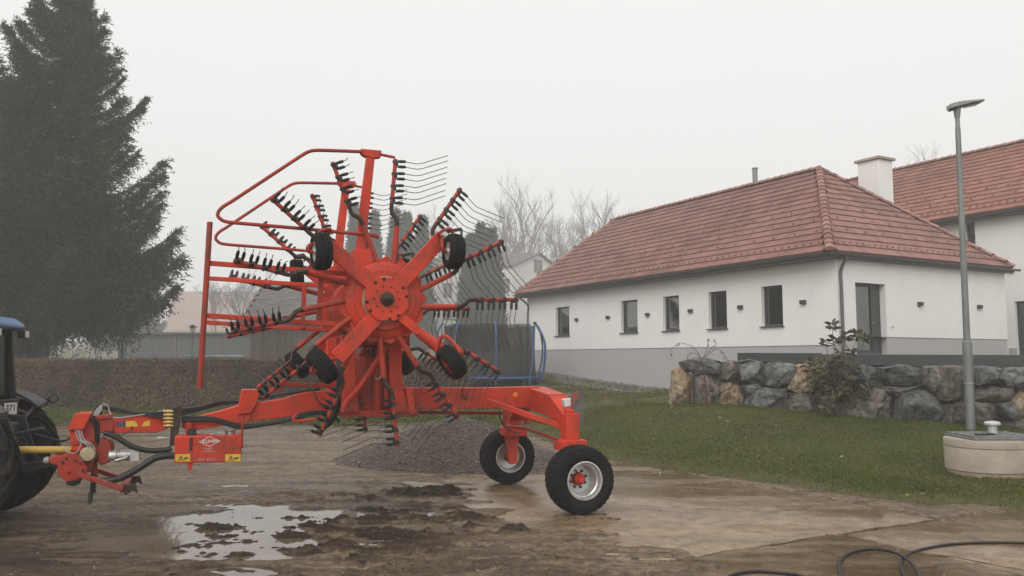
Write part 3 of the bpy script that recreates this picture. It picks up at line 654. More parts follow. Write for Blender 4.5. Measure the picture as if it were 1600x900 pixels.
def tile_mesh(name, w, l, mat):
    """ribbed interlocking tile: x across, y up the slope, z proud; front edge at y=0"""
    xs = [0, .06, .16, .24, .30, .40, .48, .54, .64, .72, .78, .88, .96, 1.0]; hs = [.034, .012, .012, .034, .012, .012, .034, .012, .012, .034, .012, .012, .036, .036]
    vs = []; n = len(xs)
    for y, dz in ((0, .040), (l * 1.12, -.012)):
        for x, h in zip(xs, hs): vs.append((x * w, y, h + dz))
    for x in xs: vs.append((x * w, 0, -.012))
    fs = [(i, i + 1, n + i + 1, n + i) for i in range(n - 1)] + [(2 * n + i, 2 * n + i + 1, i + 1, i) for i in range(n - 1)]
    me = MB().add(vs, fs).mesh(name, mat, 0); return me
def tiled_slope(roof, eave0, eave1, top0, top1, mat, row=.37, wid=.30, nmax=0, M=None, guards=True, clip=None):
    """quad slope in local coordinates; returns candidates [(dist, matrix)]"""
    e = eave1 - eave0; L = e.length; U = e.normalized(); nrm = e.cross(top0 - eave0).normalized()
    if nrm.z < 0: nrm = -nrm
    V = nrm.cross(U); V = V if V.z > 0 else -V
    Hs_ = (top0 - eave0).dot(V); nr = int(Hs_ / row); row = Hs_ / nr
    a0 = (top0 - eave0).dot(U) / Hs_; a1 = ((top1 - eave1).dot(U)) / Hs_
    out = []; gl = []
    for r in range(nr):
        v = r * row; lo = a0 * (v + row * .5); hi = L + a1 * (v + row * .5); k0 = math.floor(lo / wid); k = k0
        while k * wid < hi:
            u = k * wid
            if u + wid * .5 > lo and u + wid * .5 < hi:
                p = eave0 + U * u + V * v
                Mt = frame(p, U if U.cross(V).dot(nrm) > 0 else U, V, nrm)
                if U.cross(V).dot(nrm) < 0: Mt = frame(p + U * wid, -U, V, nrm)
                if not (clip and clip(p)): out.append(Mt)
                if guards and ((r == 1) or (r in (3, 5, 7) and (k + r) % 3 == 0)) and not (clip and clip(p)): gl.append(Mt)
            k += 1
    return out, gl
def roof_tiles(roof, HMx, slopes, mat, limit=290, row=.37, wid=.30, clip=None):
    me = tile_mesh('tile', wid, row, mat); allm = []; gl = []
    for s in slopes: o, g = tiled_slope(roof, *s, mat, row, wid, clip=clip); allm += o; gl += g
    def vis(m):
        p = HMx @ m.translation; q = p - EYE; px = 800 + FPX * q.x / q.y; nz = (HMx.to_3x3() @ m.col[2].to_3d()).dot(q)
        return (0 if (nz < 0 and 780 < px < 1640) else 1000) + q.length
    allm.sort(key=vis)
    for m in allm[:limit]:
        o = bpy.data.objects.new('tile', me); link(o, roof, m)
    V = np.array([v.co[:] for v in me.vertices]); rest = allm[limit:]
    if rest:
        A = np.array([[list(r) for r in m] for m in rest]); VV = np.einsum('nij,vj->nvi', A[:, :3, :3], V) + A[:, None, :3, 3]
        F = np.array([list(p.vertices) for p in me.polygons]); FF = (np.arange(len(rest))[:, None, None] * len(V) + F[None]).reshape(-1, 4)
        tag(mesh_obj('tile_field', fast_mesh('tile_field', VV.reshape(-1, 3), FF, mat), roof), kind='stuff')
    if gl:
        g = MB()
        for m in gl: g.add([m @ Vector(p) for p in ((.08, .08, .03), (.22, .08, .03), (.15, .08, .13), (.08, .24, .03), (.22, .24, .03))], [(0, 1, 2), (1, 4, 2), (4, 3, 2), (3, 0, 2)])
        tag(g.build('snow_guards', 'cap_tile', roof, smooth=0), kind='stuff')
def cap_row(roof, p, q, r=.13, step=.36, mat='cap_tile'):
    d = (q - p); L = d.length; d.normalize(); n = max(1, int(L / step)); step = L / n; side = d.cross(Vector((0, 0, 1))).normalized(); up = side.cross(d)
    mb = MB(); k = 8; vs = []
    for y, rr, dz in ((-.03, r * 1.16, .012), (.05, r * 1.1, .01), (step * 1.02, r * .92, 0)):
        for i in range(k + 1):
            t = math.pi * i / k; vs.append((math.cos(t) * rr, y, math.sin(t) * rr * .85 + dz - .03))
    base = len(vs); vs.append((0, -.03, -.03))
    fs = [(j * (k + 1) + i, (j + 1) * (k + 1) + i, (j + 1) * (k + 1) + i + 1, j * (k + 1) + i + 1) for j in (0, 1) for i in range(k)] + [(base, i, i + 1) for i in range(k)]
    me = mb.add(vs, fs).mesh('ridge_cap', mat, 50)
    for i in range(n):
        pp = p + d * (i * step); link(bpy.data.objects.new('ridge_cap', me), roof, frame(pp, side, d, up))

def wall_light(par, P, N, U):
    m = MB(); Z = Vector((0, 0, 1)); m.box(P + N * .05, (.20, .10, .13), (U, N, Z)); m.box(P + N * .11 + Z * .03, (.16, .03, .06), (U, N, Z))
    m.build('wall_light', 'trim_dark', par, bevel=.006)

# ---- long white house with the hipped roof
house = thing('white_house', 'long white single-storey house with hipped red tiled roof and grey plinth', 'house', HM)
W, LEN, ZE, ZP = 9.06, 18.9, 5.19, None
ex, ey, ez = Vector((1, 0, 0)), Vector((0, 1, 0)), Vector((0, 0, 1))
ZB = 0.2
zpl = on_long(1060, 543)[1]; zpf = on_front(1480, 528.5)[1]
wins = []
for (x0, x1, y0, y1) in ((868, 889.5, 480, 526), (970, 996, 468.5, 520.5), (1036, 1061, 461.5, 517), (1107, 1135.5, 454, 514), (1190, 1223, 446, 510)):
    b0, b1 = on_long(x1, 480)[0], on_long(x0, 480)[0]; xm = (x0 + x1) / 2; z1 = on_long(xm, y0 + .5)[1]; z0 = on_long(xm, y1 - 1)[1]; wins.append((b0, b1, z0, z1))
zt = sum(w[3] for w in wins) / 5; zb = sum(w[2] for w in wins) / 5
wins = [(b0, b1, zb, zt) for b0, b1, _, _ in wins]
a0, dt = on_front(1336, 441); a1, _ = on_front(1383, 443); dbz = on_front(1358, 553.5)[1]
door = (a0, a1, dbz, dt)
mb = MB()
wall_sheet(mb, Vector((0, 0, 0)), ey, -ex, LEN, zpl, ZE + .12, wins, .2)
wall_sheet(mb, Vector((0, 0, 0)), ex, -ey, W, zpf, ZE + .12, [(door[0], door[1], zpf, dt)], .28)
mb.add([(W, 0, ZB), (W, LEN, ZB), (W, LEN, ZE + .12), (W, 0, ZE + .12), (0, LEN, ZB), (0, LEN, ZE + .12)], [(0, 1, 2, 3), (1, 4, 5, 2)])
mb.build('wall', 'render_white', house, smooth=0)
mb = MB(); i_ = .025
wall_sheet(mb, Vector((i_, i_, 0)), ey, -ex, LEN - i_, ZB, zpl, [], .2)
wall_sheet(mb, Vector((i_, i_, 0)), ex, -ey, W - i_, 1.2, zpf, [(door[0] - i_, door[1] - i_, dbz, zpf)], .25)
mb.build('plinth', 'render_grey', house, smooth=0)
for w in wins: window(house, Vector((0, 0, 0)), ey, -ex, *w, depth=.17, curtain=.55)
# door
dd = MB(); O = Vector((0, 0, 0)); P = lambda u, v, d: O + ex * u + ez * v + ey * d
f = .09; dd.bar(P(a0 + f / 2, dbz, .26), P(a0 + f / 2, dt, .26), f, .09, up=-ey); dd.bar(P(a1 - .22, dbz, .26), P(a1 - .22, dt, .26), .44, .09, up=-ey); dd.bar(P(a0 + f, dt - f / 2, .26), P(a1 - .44, dt - f / 2, .26), .088, f); dd.bar(P(a0 + f, dbz + .06, .26), P(a1 - .44, dbz + .06, .26), .088, .12)
dr = dd.build('door', 'window_frame', house, bevel=.008)
g = MB(); g.box(P((a0 + f + a1 - .44) / 2, (dbz + dt) / 2, .27), (a1 - .44 - a0 - f, .012, dt - dbz - .2)); g.build('pane', 'pane_glass', dr, smooth=0)
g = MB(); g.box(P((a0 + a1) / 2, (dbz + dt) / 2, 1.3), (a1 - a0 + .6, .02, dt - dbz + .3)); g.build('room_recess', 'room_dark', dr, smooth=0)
g = MB(); k = 10; um0, um1 = a0 + .45, a1 - .5
g.add([P(um0 + (um1 - um0) * i / k, v, .36 + .02 * math.sin(i * 2.3)) for v in (dbz + .05, dt - .1) for i in range(k + 1)], [(i, i + 1, i + k + 2, i + k + 1) for i in range(k)]); g.build('curtain', 'curtain', dr)
g = MB(); g.tube([P(a1 - .40, dbz + 1.0, .20), P(a1 - .40, dbz + 1.0, .16), P(a1 - .52, dbz + 1.0, .16)], .012, 8); g.build('handle', 'steel', dr)
g = MB(); g.box(P((a0 + a1) / 2, dbz - .04, .08), (a1 - a0 - .004, .3, .06)); g.build('doorstep', 'render_grey', house, bevel=.006)
for px, py in ((837, 505), (902, 499.6), (951, 496), (1013, 491.6), (1080, 485.7), (1158, 480), (1256, 472)):
    b, z = on_long(px, py); wall_light(house, Vector((0, b, z)), -ex, ey)
for px, py in ((1436, 475), (1529, 479.5)):
    a, z = on_front(px, py); wall_light(house, Vector((a, 0, z)), -ey, ex)
a, z = on_front(1394, 509); mb = MB(); mb.box((a, -.02, z), (.09, .04, .09)); mb.build('socket', 'white_print', house, bevel=.004)
# roof
OV = .38; ZR = 9.18; A0, B0, A1, B1 = -.52, -.22, W + .14, LEN + .3
rf0, rf1 = Vector((4.45, 4.2, ZR)), Vector((4.45, 17.3, ZR))
e = [Vector((A0, B0, ZE)), Vector((A1, B0, ZE)), Vector((A1, B1, ZE)), Vector((A0, B1, ZE))]
mb = MB(); lo = .075
P4 = [p - ez * lo for p in e]; r0, r1 = rf0 - ez * lo, rf1 - ez * lo
mb.add(P4 + [r0, r1], [(0, 1, 4), (1, 2, 5, 4), (2, 3, 5), (3, 0, 4, 5), (3, 2, 1, 0)])
roof = mb.build('roof', 'roof_deck', house, smooth=0)
roof_tiles(roof, HM, [(e[3], e[0], rf1, rf0), (e[0], e[1], rf0, rf0), (e[1], e[2], rf0, rf1), (e[2], e[3], rf1, rf1)], 'roof_tile', 290, .385, .30)
for p, q in ((e[0], rf0), (e[1], rf0), (e[3], rf1), (e[2], rf1), (rf0, rf1)): cap_row(roof, p + ez * .06, q + ez * .06)
# eaves board, gutters, downpipes
mb = MB()
for p, q, n in ((e[3], e[0], -ex), (e[0], e[1], -ey)):
    c0, c1 = p - ez * .125, q - ez * .125; mb.bar(c0, c1, .04, .11)
mb.bar(Vector((A0 / 2, B0 + .03, ZE - .165)), Vector((A0 / 2, B1 - .03, ZE - .165)), -A0, .03); mb.bar(Vector((.0, B0 / 2, ZE - .167)), Vector((A1 - .03, B0 / 2, ZE - .167)), -B0, .03)
mb.build('eaves_board', 'trim_dark', house, smooth=0)
def gutter(par, p, q, n, r=.075):
    d = (q - p).normalized(); m = MB(); k = 8; vs = []
    for pt in (p, q):
        for i in range(k + 1):
            t = math.pi + math.pi * i / k; vs.append(pt + n * (math.cos(t) * r) + ez * (math.sin(t) * r))
        for i in range(k + 1):
            t = math.pi + math.pi * (k - i) / k; vs.append(pt + n * (math.cos(t) * (r - .008)) + ez * (math.sin(t) * (r - .008)))
    n2 = 2 * (k + 1); m.add(vs, [(i, (i + 1) % n2, n2 + (i + 1) % n2, n2 + i) for i in range(n2)] + [tuple(range(n2 - 1, -1, -1)), tuple(range(n2, 2 * n2))]); m.build('gutter', 'gutter_grey', par)
gutter(house, e[3] + Vector((-.08, 0, -.04)), e[0] + Vector((-.08, -.14, -.04)), ex); gutter(house, e[0] + Vector((-.14, -.08, -.045)), e[1] + Vector((0.28, -.08, -.045)), ey)
for x, y in ((.14, -.07), (-.07, LEN - .15)):
    mb = MB(); oy = -OV if y < 0 else y; ox = x if y < 0 else -OV
    mb.tube(smoothpath([(x if y < 0 else A0 - .06, B0 - .06 if y < 0 else y, ZE - .1), (x if y < 0 else A0 - .04, B0 - .04 if y < 0 else y, ZE - .2), (x, y, ZE - .55), (x, y, ZE - 1.0)], 5) + [Vector((x, y, 1.0 if y < 0 else 1.2))], .05, 10)
    mb.build('downpipe', 'gutter_grey', house)
# chimneys stand on the roof
def chimney(roofo, a, b, z0, z1, w, l, cap=.10):
    m = MB(); m.box((a, b, (z0 + z1) / 2), (w, l, z1 - z0)); c = m.build('chimney', 'render_white', roofo, bevel=.01)
    m = MB(); m.box((a, b, z1 + .06), (w + 2 * cap, l + 2 * cap, .10)); m.box((a, b, z1 + .13), (w * .8, l * .8, .04)); m.build('chimney_cap', 'concrete_light', c, bevel=.01); return c
chimney(roof, 7.35, 3.9, 5.9, 9.75, .84, .95)
c = chimney(roof, 5.6, 8.6, 7.0, 9.45, .62, .62, .12)
mb = MB(); mb.tube([(5.6, 8.6, 9.5), (5.6, 8.6, 10.25)], .11, 14); mb.tube([(5.6, 8.6, 10.25), (5.6, 8.6, 10.29)], .14, 14); mb.build('flue_pipe', 'galvanised', c)

# ---- two-storey farmhouse behind, to the right
fh = thing('farmhouse', 'tall white two-storey farmhouse with orange-red roof at the right edge', 'house', HM)
FA, FB0, FB1, FW, FZ, FR = 11.3, -7.5, 17.0, 9.0, None, None
FZ = on_long(1560, 329, FA - .4)[1]; fw = []
b1, t1 = on_long(1508, 349, FA); b0, t0 = on_long(1524.5, 386, FA); fw.append((b0 - FB0, b1 - FB0, t0, t1))
b1, t1 = on_long(1585, 471, FA); fw.append((b1 - 1.35 - FB0, b1 - FB0, 1.98, t1))
mb = MB(); wall_sheet(mb, Vector((FA, FB0, 0)), ey, -ex, FB1 - FB0, .8, FZ + .1, fw, .22)
mb.add([(FA, FB0, .8), (FA + FW, FB0, .8), (FA + FW, FB0, FZ + .1), (FA + FW / 2, FB0, FZ + 3.6), (FA, FB0, FZ + .1)], [(0, 1, 2, 3, 4)])
mb.add([(FA + FW, FB0, .8), (FA + FW, FB1, .8), (FA + FW, FB1, FZ), (FA + FW, FB0, FZ)], [(0, 1, 2, 3)]); mb.build('wall', 'render_white', fh, smooth=0)
mb = MB(); mb.box((FA - .02, (FB0 + fw[1][0] + FB0) / 2, 1.65), (.06, fw[1][0], 1.35)); mb.box((FA - .02, (FB0 + fw[1][1] + FB1) / 2, 1.65), (.06, FB1 - FB0 - fw[1][1], 1.35)); mb.build('plinth', 'render_grey', fh, smooth=0)
window(fh, Vector((FA, FB0, 0)), ey, -ex, *fw[0], depth=.15, curtain=.4, bars=(fw[0][3] - .45,)); window(fh, Vector((FA, FB0, 0)), ey, -ex, *fw[1], depth=.18, sill=False, curtain=0, name='door')
b, z = on_long(1581, 423, FA); wall_light(fh, Vector((FA, b, z)), -ex, ey)
RZ = on_long(1560, 231, FA + FW / 2)[1]
q = [Vector((FA - .45, FB0 - .3, FZ)), Vector((FA - .45, FB1 + .3, FZ)), Vector((FA + FW + .45, FB1 + .3, FZ)), Vector((FA + FW + .45, FB0 - .3, FZ))]
t0, t1 = Vector((FA + FW / 2, FB0 - .3, RZ)), Vector((FA + FW / 2, FB1 + .3, RZ))
mb = MB(); mb.add([p - ez * .08 for p in q + [t0, t1]], [(1, 0, 4, 5), (3, 2, 5, 4), (0, 3, 4), (2, 1, 5), (0, 1, 2, 3)]); roof2 = mb.build('roof', 'roof_deck', fh, smooth=0)
roof_tiles(roof2, HM, [(q[1], q[0], t1, t0), (q[3], q[2], t0, t1)], 'roof_tile_orange', 260, .385, .30)
cap_row(roof2, t0 + ez * .06, t1 + ez * .06)
mb = MB(); mb.bar(q[0] - ez * .14, q[1] - ez * .14, .04, .14); mb.bar(Vector((FA - .22, FB0, FZ - .19)), Vector((FA - .22, FB1, FZ - .19)), .42, .03); mb.build('eaves_board', 'trim_dark', fh, smooth=0)
gutter(fh, q[1] + Vector((-.08, 0, -.05)), q[0] + Vector((-.08, 0, -.05)), ex, .085)

# ---- terrace, parapet, boulder wall
par_b = -1.55
pa, _ = on_front(1155, 553, par_b); zp = on_front(1200, 553.2, par_b)[1]
RD = (ROCK_B - ROCK_A).normalized(); RN = Vector((-RD.y, RD.x, 0)); RN = RN if RN.y > 0 else -RN
tz = 1.86
pl = [HM @ Vector((pa, par_b, 0)), HM @ Vector((11.3, par_b, 0)), HM @ Vector((11.3, 3, 0)), HM @ Vector((9.0, .3, 0)), HM @ Vector((.06, .06, 0)), HM @ Vector((.06, 3.5, 0)), HM @ Vector((-1.8, 3.5, 0))]
pl2 = [ROCK_A + RN * .75 + RD * .5, ROCK_B + RN * .75 + RD * 1.5, Vector((22, 14, 0)), Vector((30, 22, 0)), HM @ Vector((11.26, par_b + .1, 0)), HM @ Vector((pa, par_b + .1, 0))]
mb = MB()
mb.prism([Vector((p.x, p.y, tz + .06)) for p in pl[:1] + pl[1:5]], (0, 0, -1.6))
mb.prism([Vector((p.x, p.y, 1.60)) for p in pl2], (0, 0, -1.4))
tag(mb.build('terrace', 'lawn_soil', smooth=0), kind='structure')
o = thing('parapet_wall', 'low charcoal parapet wall running in front of the white house', 'wall', HM)
for s0, s1, top in ((pa, pa + 3.0, zp + .03), (pa + 3.004, pa + 7.4, zp), (pa + 7.404, pa + 11.8, zp), (pa + 11.804, pa + 16.6, zp)):
    mb = MB(); mb.box(((s0 + s1) / 2, par_b, (top + 1.3) / 2), (s1 - s0, .14, top - 1.3)); mb.build('panel', 'sheet_charcoal', o, bevel=.006)
# ---- boulders
def rock_mat(name, c1, c2, c3, vein=.0):
    t = NT(name); co = t.coord(); oi = t.new('ShaderNodeObjectInfo')
    off = t.new('ShaderNodeVectorMath', operation='ADD'); t.l.new(co, off.inputs[0]); t.l.new(oi.outputs['Random'], off.inputs[1]); v = off.outputs[0]
    n = t.noise(2.6, 9, .72, v); m = t.noise(7, 9, .78, v); f = t.noise(26, 6, .82, v)
    col = t.ramp(n, [(.32, c1), (.5, c2), (.68, c3)]); col = t.mix(t.ramp(m, [(.40, .95), (.55, 0)]), col, tuple(c * .38 for c in c1))
    col = t.mix(t.ramp(f, [(.6, 0), (.78, .55)]), col, tuple(min(c * 1.6 + .05, .6) for c in c3))
    col = t.mix(1.0, col, t.ramp(oi.outputs['Random'], [(0, .75), (1, 1.2)]), 'MULTIPLY')
    t.set(col=col, rough=.8); t.bump(t.mix(.5, m, f), 1.0, .09)
rock_mat('rock_grey', (.12, .123, .127), (.21, .212, .208), (.30, .295, .28))
rock_mat('rock_brown', (.14, .122, .10), (.23, .20, .165), (.29, .265, .23))
rock_mat('rock_ochre', (.42, .22, .10), (.52, .40, .25), (.62, .56, .45))
def boulder(par, poly_px, Yf, depth, mat, seed):
    """a rough block whose front outline is the pixel polygon at distance Yf"""
    rnd = random.Random(seed); P = [at(x, y, Yf) for x, y in poly_px]; c = sum(P, Vector()) / len(P)
    P = [c + (p - c) * 1.035 for p in P]; Q = []
    for i, p in enumerate(P):
        q = P[(i + 1) % len(P)]
        for k in range(5): Q.append(p.lerp(q, k / 5))
    vs = []; rings = [(1.0, depth * .75), (1.0, depth * .38), (.99, .13), (.93, .03), (.80, .0), (.64, -.01), (.48, -.02), (.32, -.02), (.16, -.03)]
    ph = rnd.uniform(0, 100); tx, tz_ = rnd.uniform(-.18, .18), rnd.uniform(-.22, .10)
    planes = [(rnd.uniform(-1, 1), rnd.uniform(-1, 1), rnd.uniform(-.01, .10)) for _ in range(6)]
    for s, dy in rings:
        for q in Q:
            d = q - c; j = float(fbm(q.x * 3.2 + ph, q.z * 3.2 + dy * 3, seed, 4)) - .5
            p = c + d * (s * (1 + .09 * j)); e_ = p - c
            fac = max(pl[0] * e_.x + pl[1] * e_.z - pl[2] for pl in planes)          # broken facets
            rg = abs(float(fbm(p.x * 2.2 + ph, p.z * 2.2, seed + 9, 4)) - .5)
            front = 1 if s < .97 else .3
            vs.append((p.x + j * .05, p.y + dy + front * (max(fac, -.02) * .80 + tx * e_.x + tz_ * e_.z + rg * .34 + (float(fbm(p.x * 7 + ph, p.z * 7, seed + 5, 3)) - .5) * .10), p.z + j * .04))
    n = len(Q); fs = []
    for r in range(len(rings) - 1):
        for i in range(n): fs.append((r * n + i, r * n + (i + 1) % n, (r + 1) * n + (i + 1) % n, (r + 1) * n + i))
    fs.append(tuple(range(n - 1, -1, -1))); vs.append((c.x, c.y - .05, c.z)); k = (len(rings) - 1) * n
    for i in range(n): fs.append((k + i, k + (i + 1) % n, len(vs) - 1))
    mb = MB(); b = Vector((c.x, c.y, 0)); mb.add([Vector(v) - b for v in vs], [f[::-1] for f in fs]); mb.build('boulder', mat, par, T(b - RW), smooth=11)
RW = ROCK_A.copy(); RW.z = Hs(RW.x, RW.y)
RW = Vector((RW.x, RW.y, 0))
rocks = thing('boulder_wall', 'dry retaining wall of big rough grey and ochre boulders', 'stone wall', T(RW))
def rY(px):
    # where the pixel column meets the line of boulders
    d = ray(px, 600); n = RN; return (ROCK_A.dot(n)) / (d.x * n.x + d.y * n.y) * d.y
G, B, O_ = 'rock_grey', 'rock_brown', 'rock_ochre'
RK = [
 (O_, [(1056, 582), (1063, 576), (1076, 577), (1083, 590), (1087, 634), (1070, 637), (1052, 635), (1054, 605)]),
 (B, [(1068, 566), (1082, 562), (1092, 572), (1086, 580), (1072, 578)]),
 (G, [(1080, 562), (1094, 558), (1128, 564), (1140, 572), (1136, 585), (1092, 585), (1082, 577)]),
 (B, [(1086, 586), (1108, 584), (1133, 586), (1136, 600), (1128, 638), (1088, 637)]),
 (B, [(1138, 566), (1152, 564), (1160, 580), (1158, 598), (1146, 602), (1134, 592), (1136, 576)]),
 (O_, [(1134, 600), (1142, 596), (1150, 602), (1140, 612), (1132, 612)]),
 (O_, [(1136, 612), (1150, 602), (1164, 604), (1169, 622), (1168, 642), (1146, 641), (1129, 636)]),
 (G, [(1158, 566), (1176, 563), (1196, 566), (1204, 584), (1202, 603), (1180, 600), (1164, 594)]),
 (G, [(1166, 604), (1184, 599), (1198, 604), (1186, 614), (1172, 616)]),
 (G, [(1197, 566), (1222, 564), (1246, 570), (1248, 584), (1240, 600), (1222, 605), (1204, 602)]),
 (G, [(1184, 612), (1202, 606), (1234, 606), (1242, 620), (1236, 640), (1214, 648), (1184, 645), (1170, 636)]),
 (O_, [(1242, 600), (1254, 574), (1264, 570), (1272, 574), (1276, 590), (1272, 612), (1252, 614), (1240, 608)]),
 (O_, [(1268, 570), (1284, 564), (1306, 566), (1310, 580), (1300, 600), (1280, 604), (1274, 590)]),
 (B, [(1236, 618), (1262, 614), (1284, 612), (1294, 628), (1290, 652), (1262, 650), (1238, 644)]),
 (B, [(1290, 610), (1316, 604), (1330, 612), (1330, 640), (1318, 656), (1292, 654)]),
 (G, [(1306, 572), (1340, 570), (1390, 572), (1396, 584), (1392, 604), (1360, 607), (1326, 606), (1308, 598)]),
 (B, [(1328, 614), (1360, 608), (1392, 610), (1414, 624), (1418, 640), (1412, 657), (1370, 658), (1326, 656)]),
 (B, [(1394, 604), (1418, 606), (1420, 622), (1404, 620), (1392, 612)]),
 (G, [(1392, 576), (1412, 573), (1424, 570), (1458, 574), (1458, 600), (1440, 604), (1404, 602), (1394, 592)]),
 (G, [(1420, 612), (1446, 606), (1472, 610), (1478, 628), (1504, 632), (1502, 650), (1470, 664), (1440, 664), (1418, 656)]),
 (B, [(1459, 575), (1482, 573), (1478, 608), (1466, 612), (1459, 602)]),
 (B, [(1483, 574), (1506, 571), (1532, 574), (1532, 606), (1512, 624), (1484, 626), (1478, 606)]),
 (G, [(1534, 574), (1560, 573), (1578, 578), (1578, 596), (1560, 602), (1536, 602)]),
 (B, [(1530, 606), (1548, 603), (1584, 606), (1588, 622), (1570, 628), (1534, 626)]),
 (B, [(1500, 634), (1526, 628), (1566, 629), (1578, 648), (1590, 666), (1576, 676), (1520, 674), (1500, 668)]),
 (G, [(1570, 630), (1596, 626), (1604, 640), (1596, 662), (1582, 648)]),
 (G, [(1576, 592), (1584, 580), (1606, 574), (1640, 578), (1644, 606), (1612, 611), (1588, 606)]),
 (O_, [(1597, 628), (1606, 612), (1630, 612), (1638, 640), (1620, 656), (1600, 652)]),
 (B, [(1592, 664), (1602, 654), (1640, 652), (1660, 680), (1620, 684), (1594, 678)]),
 (G, [(1640, 584), (1700, 586), (1704, 640), (1660, 650), (1638, 640)]),
 (B, [(1642, 648), (1700, 644), (1730, 690), (1664, 692)]),
]
for i, (m, poly) in enumerate(RK):
    cx = sum(p[0] for p in poly) / len(poly); poly = [(x, y + (3 if y > 628 else 0)) for x, y in poly]
    boulder(rocks, poly, rY(cx), .75, m, 100 + i)
# packed earth and small stone behind the joints
mb = MB(); n0, n1 = ROCK_A + RN * .42 + RD * .3, ROCK_B + RN * .42 + RD * 2.0
mb.prism([Vector((n0.x, n0.y, .3)), Vector((n1.x, n1.y, .1)), Vector((n1.x, n1.y, 1.62)), Vector((n0.x, n0.y, 1.72))], RN * .35); mb.v = [Vector(v) - RW for v in mb.v]
tag(mb.build('packing', 'rock_brown', rocks, smooth=0), kind='stuff')
# ================================================================== twin-rotor hay rake, folded for transport
# machine frame: s forward (to the tractor), t to the machine's left (towards the viewer), z up; origin under the axle
KA = Vector((.35, 11.4, 0)); KF = Vector((-.936, -.352, 0)).normalized(); KN = Vector((-KF.y, KF.x, 0))
KM = frame(KA, KF, KN, Vector((0, 0, 1))); KMI = KM.inverted(); KR3 = KMI.to_3x3()
def Q(px, py, t):
    """pixel -> (s, t, z) on the machine plane t"""
    o = KMI @ EYE; d = KR3 @ ray(px, py); k = (t - o.y) / d.y; return o + d * k
rake = thing('hay_rake', 'red twin-rotor hay rake folded upright for transport behind the tractor', 'hay rake', KM)
S_, T_, Z_ = Vector((1, 0, 0)), Vector((0, 1, 0)), Vector((0, 0, 1))
def mir(p): return Vector((p[0], -p[1], p[2]))
def plate(name, pts, t0, t1, mat='red', both=False, bevel=.008, par=None):
    o = None
    for sg in ((1, -1) if both else (1,)):
        m = MB(); P = [Q(x, y, t0) for x, y in pts]; off = Vector((0, t1 - t0, 0))
        if sg < 0: P = [mir(p) for p in P]; off = -off
        m.prism(P, off); q = m.build(name, mat, par or rake, bevel=bevel); o = o or q
    return o
def rod(name, pts, r, mat='red', both=False, n=10, sm=0, par=None):
    P = [Q(*p) if not isinstance(p, Vector) else p for p in pts]
    o = None
    for sg in ((1, -1) if both else (1,)):
        PP = P if sg > 0 else [mir(p) for p in P]
        m = MB(); m.tube(smoothpath(PP, sm) if sm else PP, r, n); q = m.build(name, mat, par or rake); o = o or q
    return o
def rbar(name, p, q, w, h, mat='red', both=False, up=None, bevel=.008, par=None):
    p = Q(*p) if not isinstance(p, Vector) else p; q = Q(*q) if not isinstance(q, Vector) else q; o = None
    for sg in ((1, -1) if both else (1,)):
        a, b = (p, q) if sg > 0 else (mir(p), mir(q))
        m = MB(); m.bar(a, b, w, h, up or Z_); x = m.build(name, mat, par or rake, bevel=bevel); o = o or x
    return o

# ---- drawbar, beams
plate('drawbar', [(150, 660), (176, 656), (262, 642), (266, 668), (246, 676), (150, 677)], .10, -.10)
plate('main_beam', [(284, 657), (350, 641), (372, 634), (440, 624), (478, 613), (545, 609), (545, 646), (470, 649), (395, 658), (300, 673), (284, 669)], .11, -.11)
plate('saddle_bracket', [(379, 609), (407, 609), (401, 631), (392, 646), (370, 648)], .15, -.15)
plate('stop_fin', [(381, 648), (394, 648), (384, 666)], .13, .10)
plate('upper_bar', [(420, 596), (540, 600), (540, 606), (424, 604)], -.15, -.21, 'red_worn')
plate('bar_head', [(420, 594), (440, 595), (440, 612), (422, 611)], -.13, -.23, 'red_worn')
rb = plate('rear_beam', [(630, 606), (760, 606), (842, 604), (852, 612), (852, 636), (780, 638), (630, 640)], .12, -.12)
m = MB(); p = Q(805, 617, .125); m.lathe([(.0, .012), (.034, .010), (.036, 0), (.036, -.01)], p, T_, 18); m.build('reflector', 'reflector', rb)
plate('lower_rail', [(652, 641), (785, 643), (785, 648), (652, 647)], -.25, -.31, 'red_worn')
plate('hanger', [(786, 640), (794, 640), (792, 668), (787, 668)], .16, .13, 'red_worn')
plate('beam_rib', [(722, 606), (728, 606), (732, 622), (724, 622)], .16, .12, 'red_worn')

# ---- pivot tower
plate('pivot_base', [(534, 642), (652, 642), (656, 651), (534, 652)], .66, -.66, 'red_worn')
for nm, pts in (('tower_plate', [(533, 524), (555, 524), (557, 600), (562, 650), (535, 650), (534, 600)]), ('tower_plate', [(606, 528), (628, 528), (628, 585), (632, 612), (640, 647), (612, 649), (609, 600)])):
    plate(nm, pts, .66, .58, 'red', True, .012); plate(nm, [(x * .995 + 3, y) for x, y in pts], .28, .22, 'red_worn', True, .01)
plate('tower_cheek', [(634, 606), (644, 606), (650, 646), (640, 648)], .70, .40, 'red', True)
for sg in (1, -1):
    m = MB(); a, b = Q(592, 545, .45), Q(590, 640, .45)
    if sg < 0: a, b = mir(a), mir(b)
    m.tube([a, a.lerp(b, .35)], .032, 12); m.tube([a.lerp(b, .33), b], .06, 14); m.build('lift_cylinder', 'red_worn', rake)
rod('brace_tube', [(608, 536, .72), (565, 600, .72), (552, 616, .72), (541, 628, .72), (536, 643, .72)], .034, 'red', True, 12)
rod('link_bar', [(602, 545, .6), (604, 636, .6)], .028, 'red_worn', True)
rod('inner_brace', [(584, 540, .1), (578, 640, .1)], .04, 'red_worn'); rod('inner_brace', [(570, 545, .2), (606, 640, .2)], .028, 'red_worn')
rod('spring_wire', [(586, 590, .74), (592, 592, .74), (598, 580, .74), (601, 570, .74)], .008, 'cable_grey', False, 6, 4)
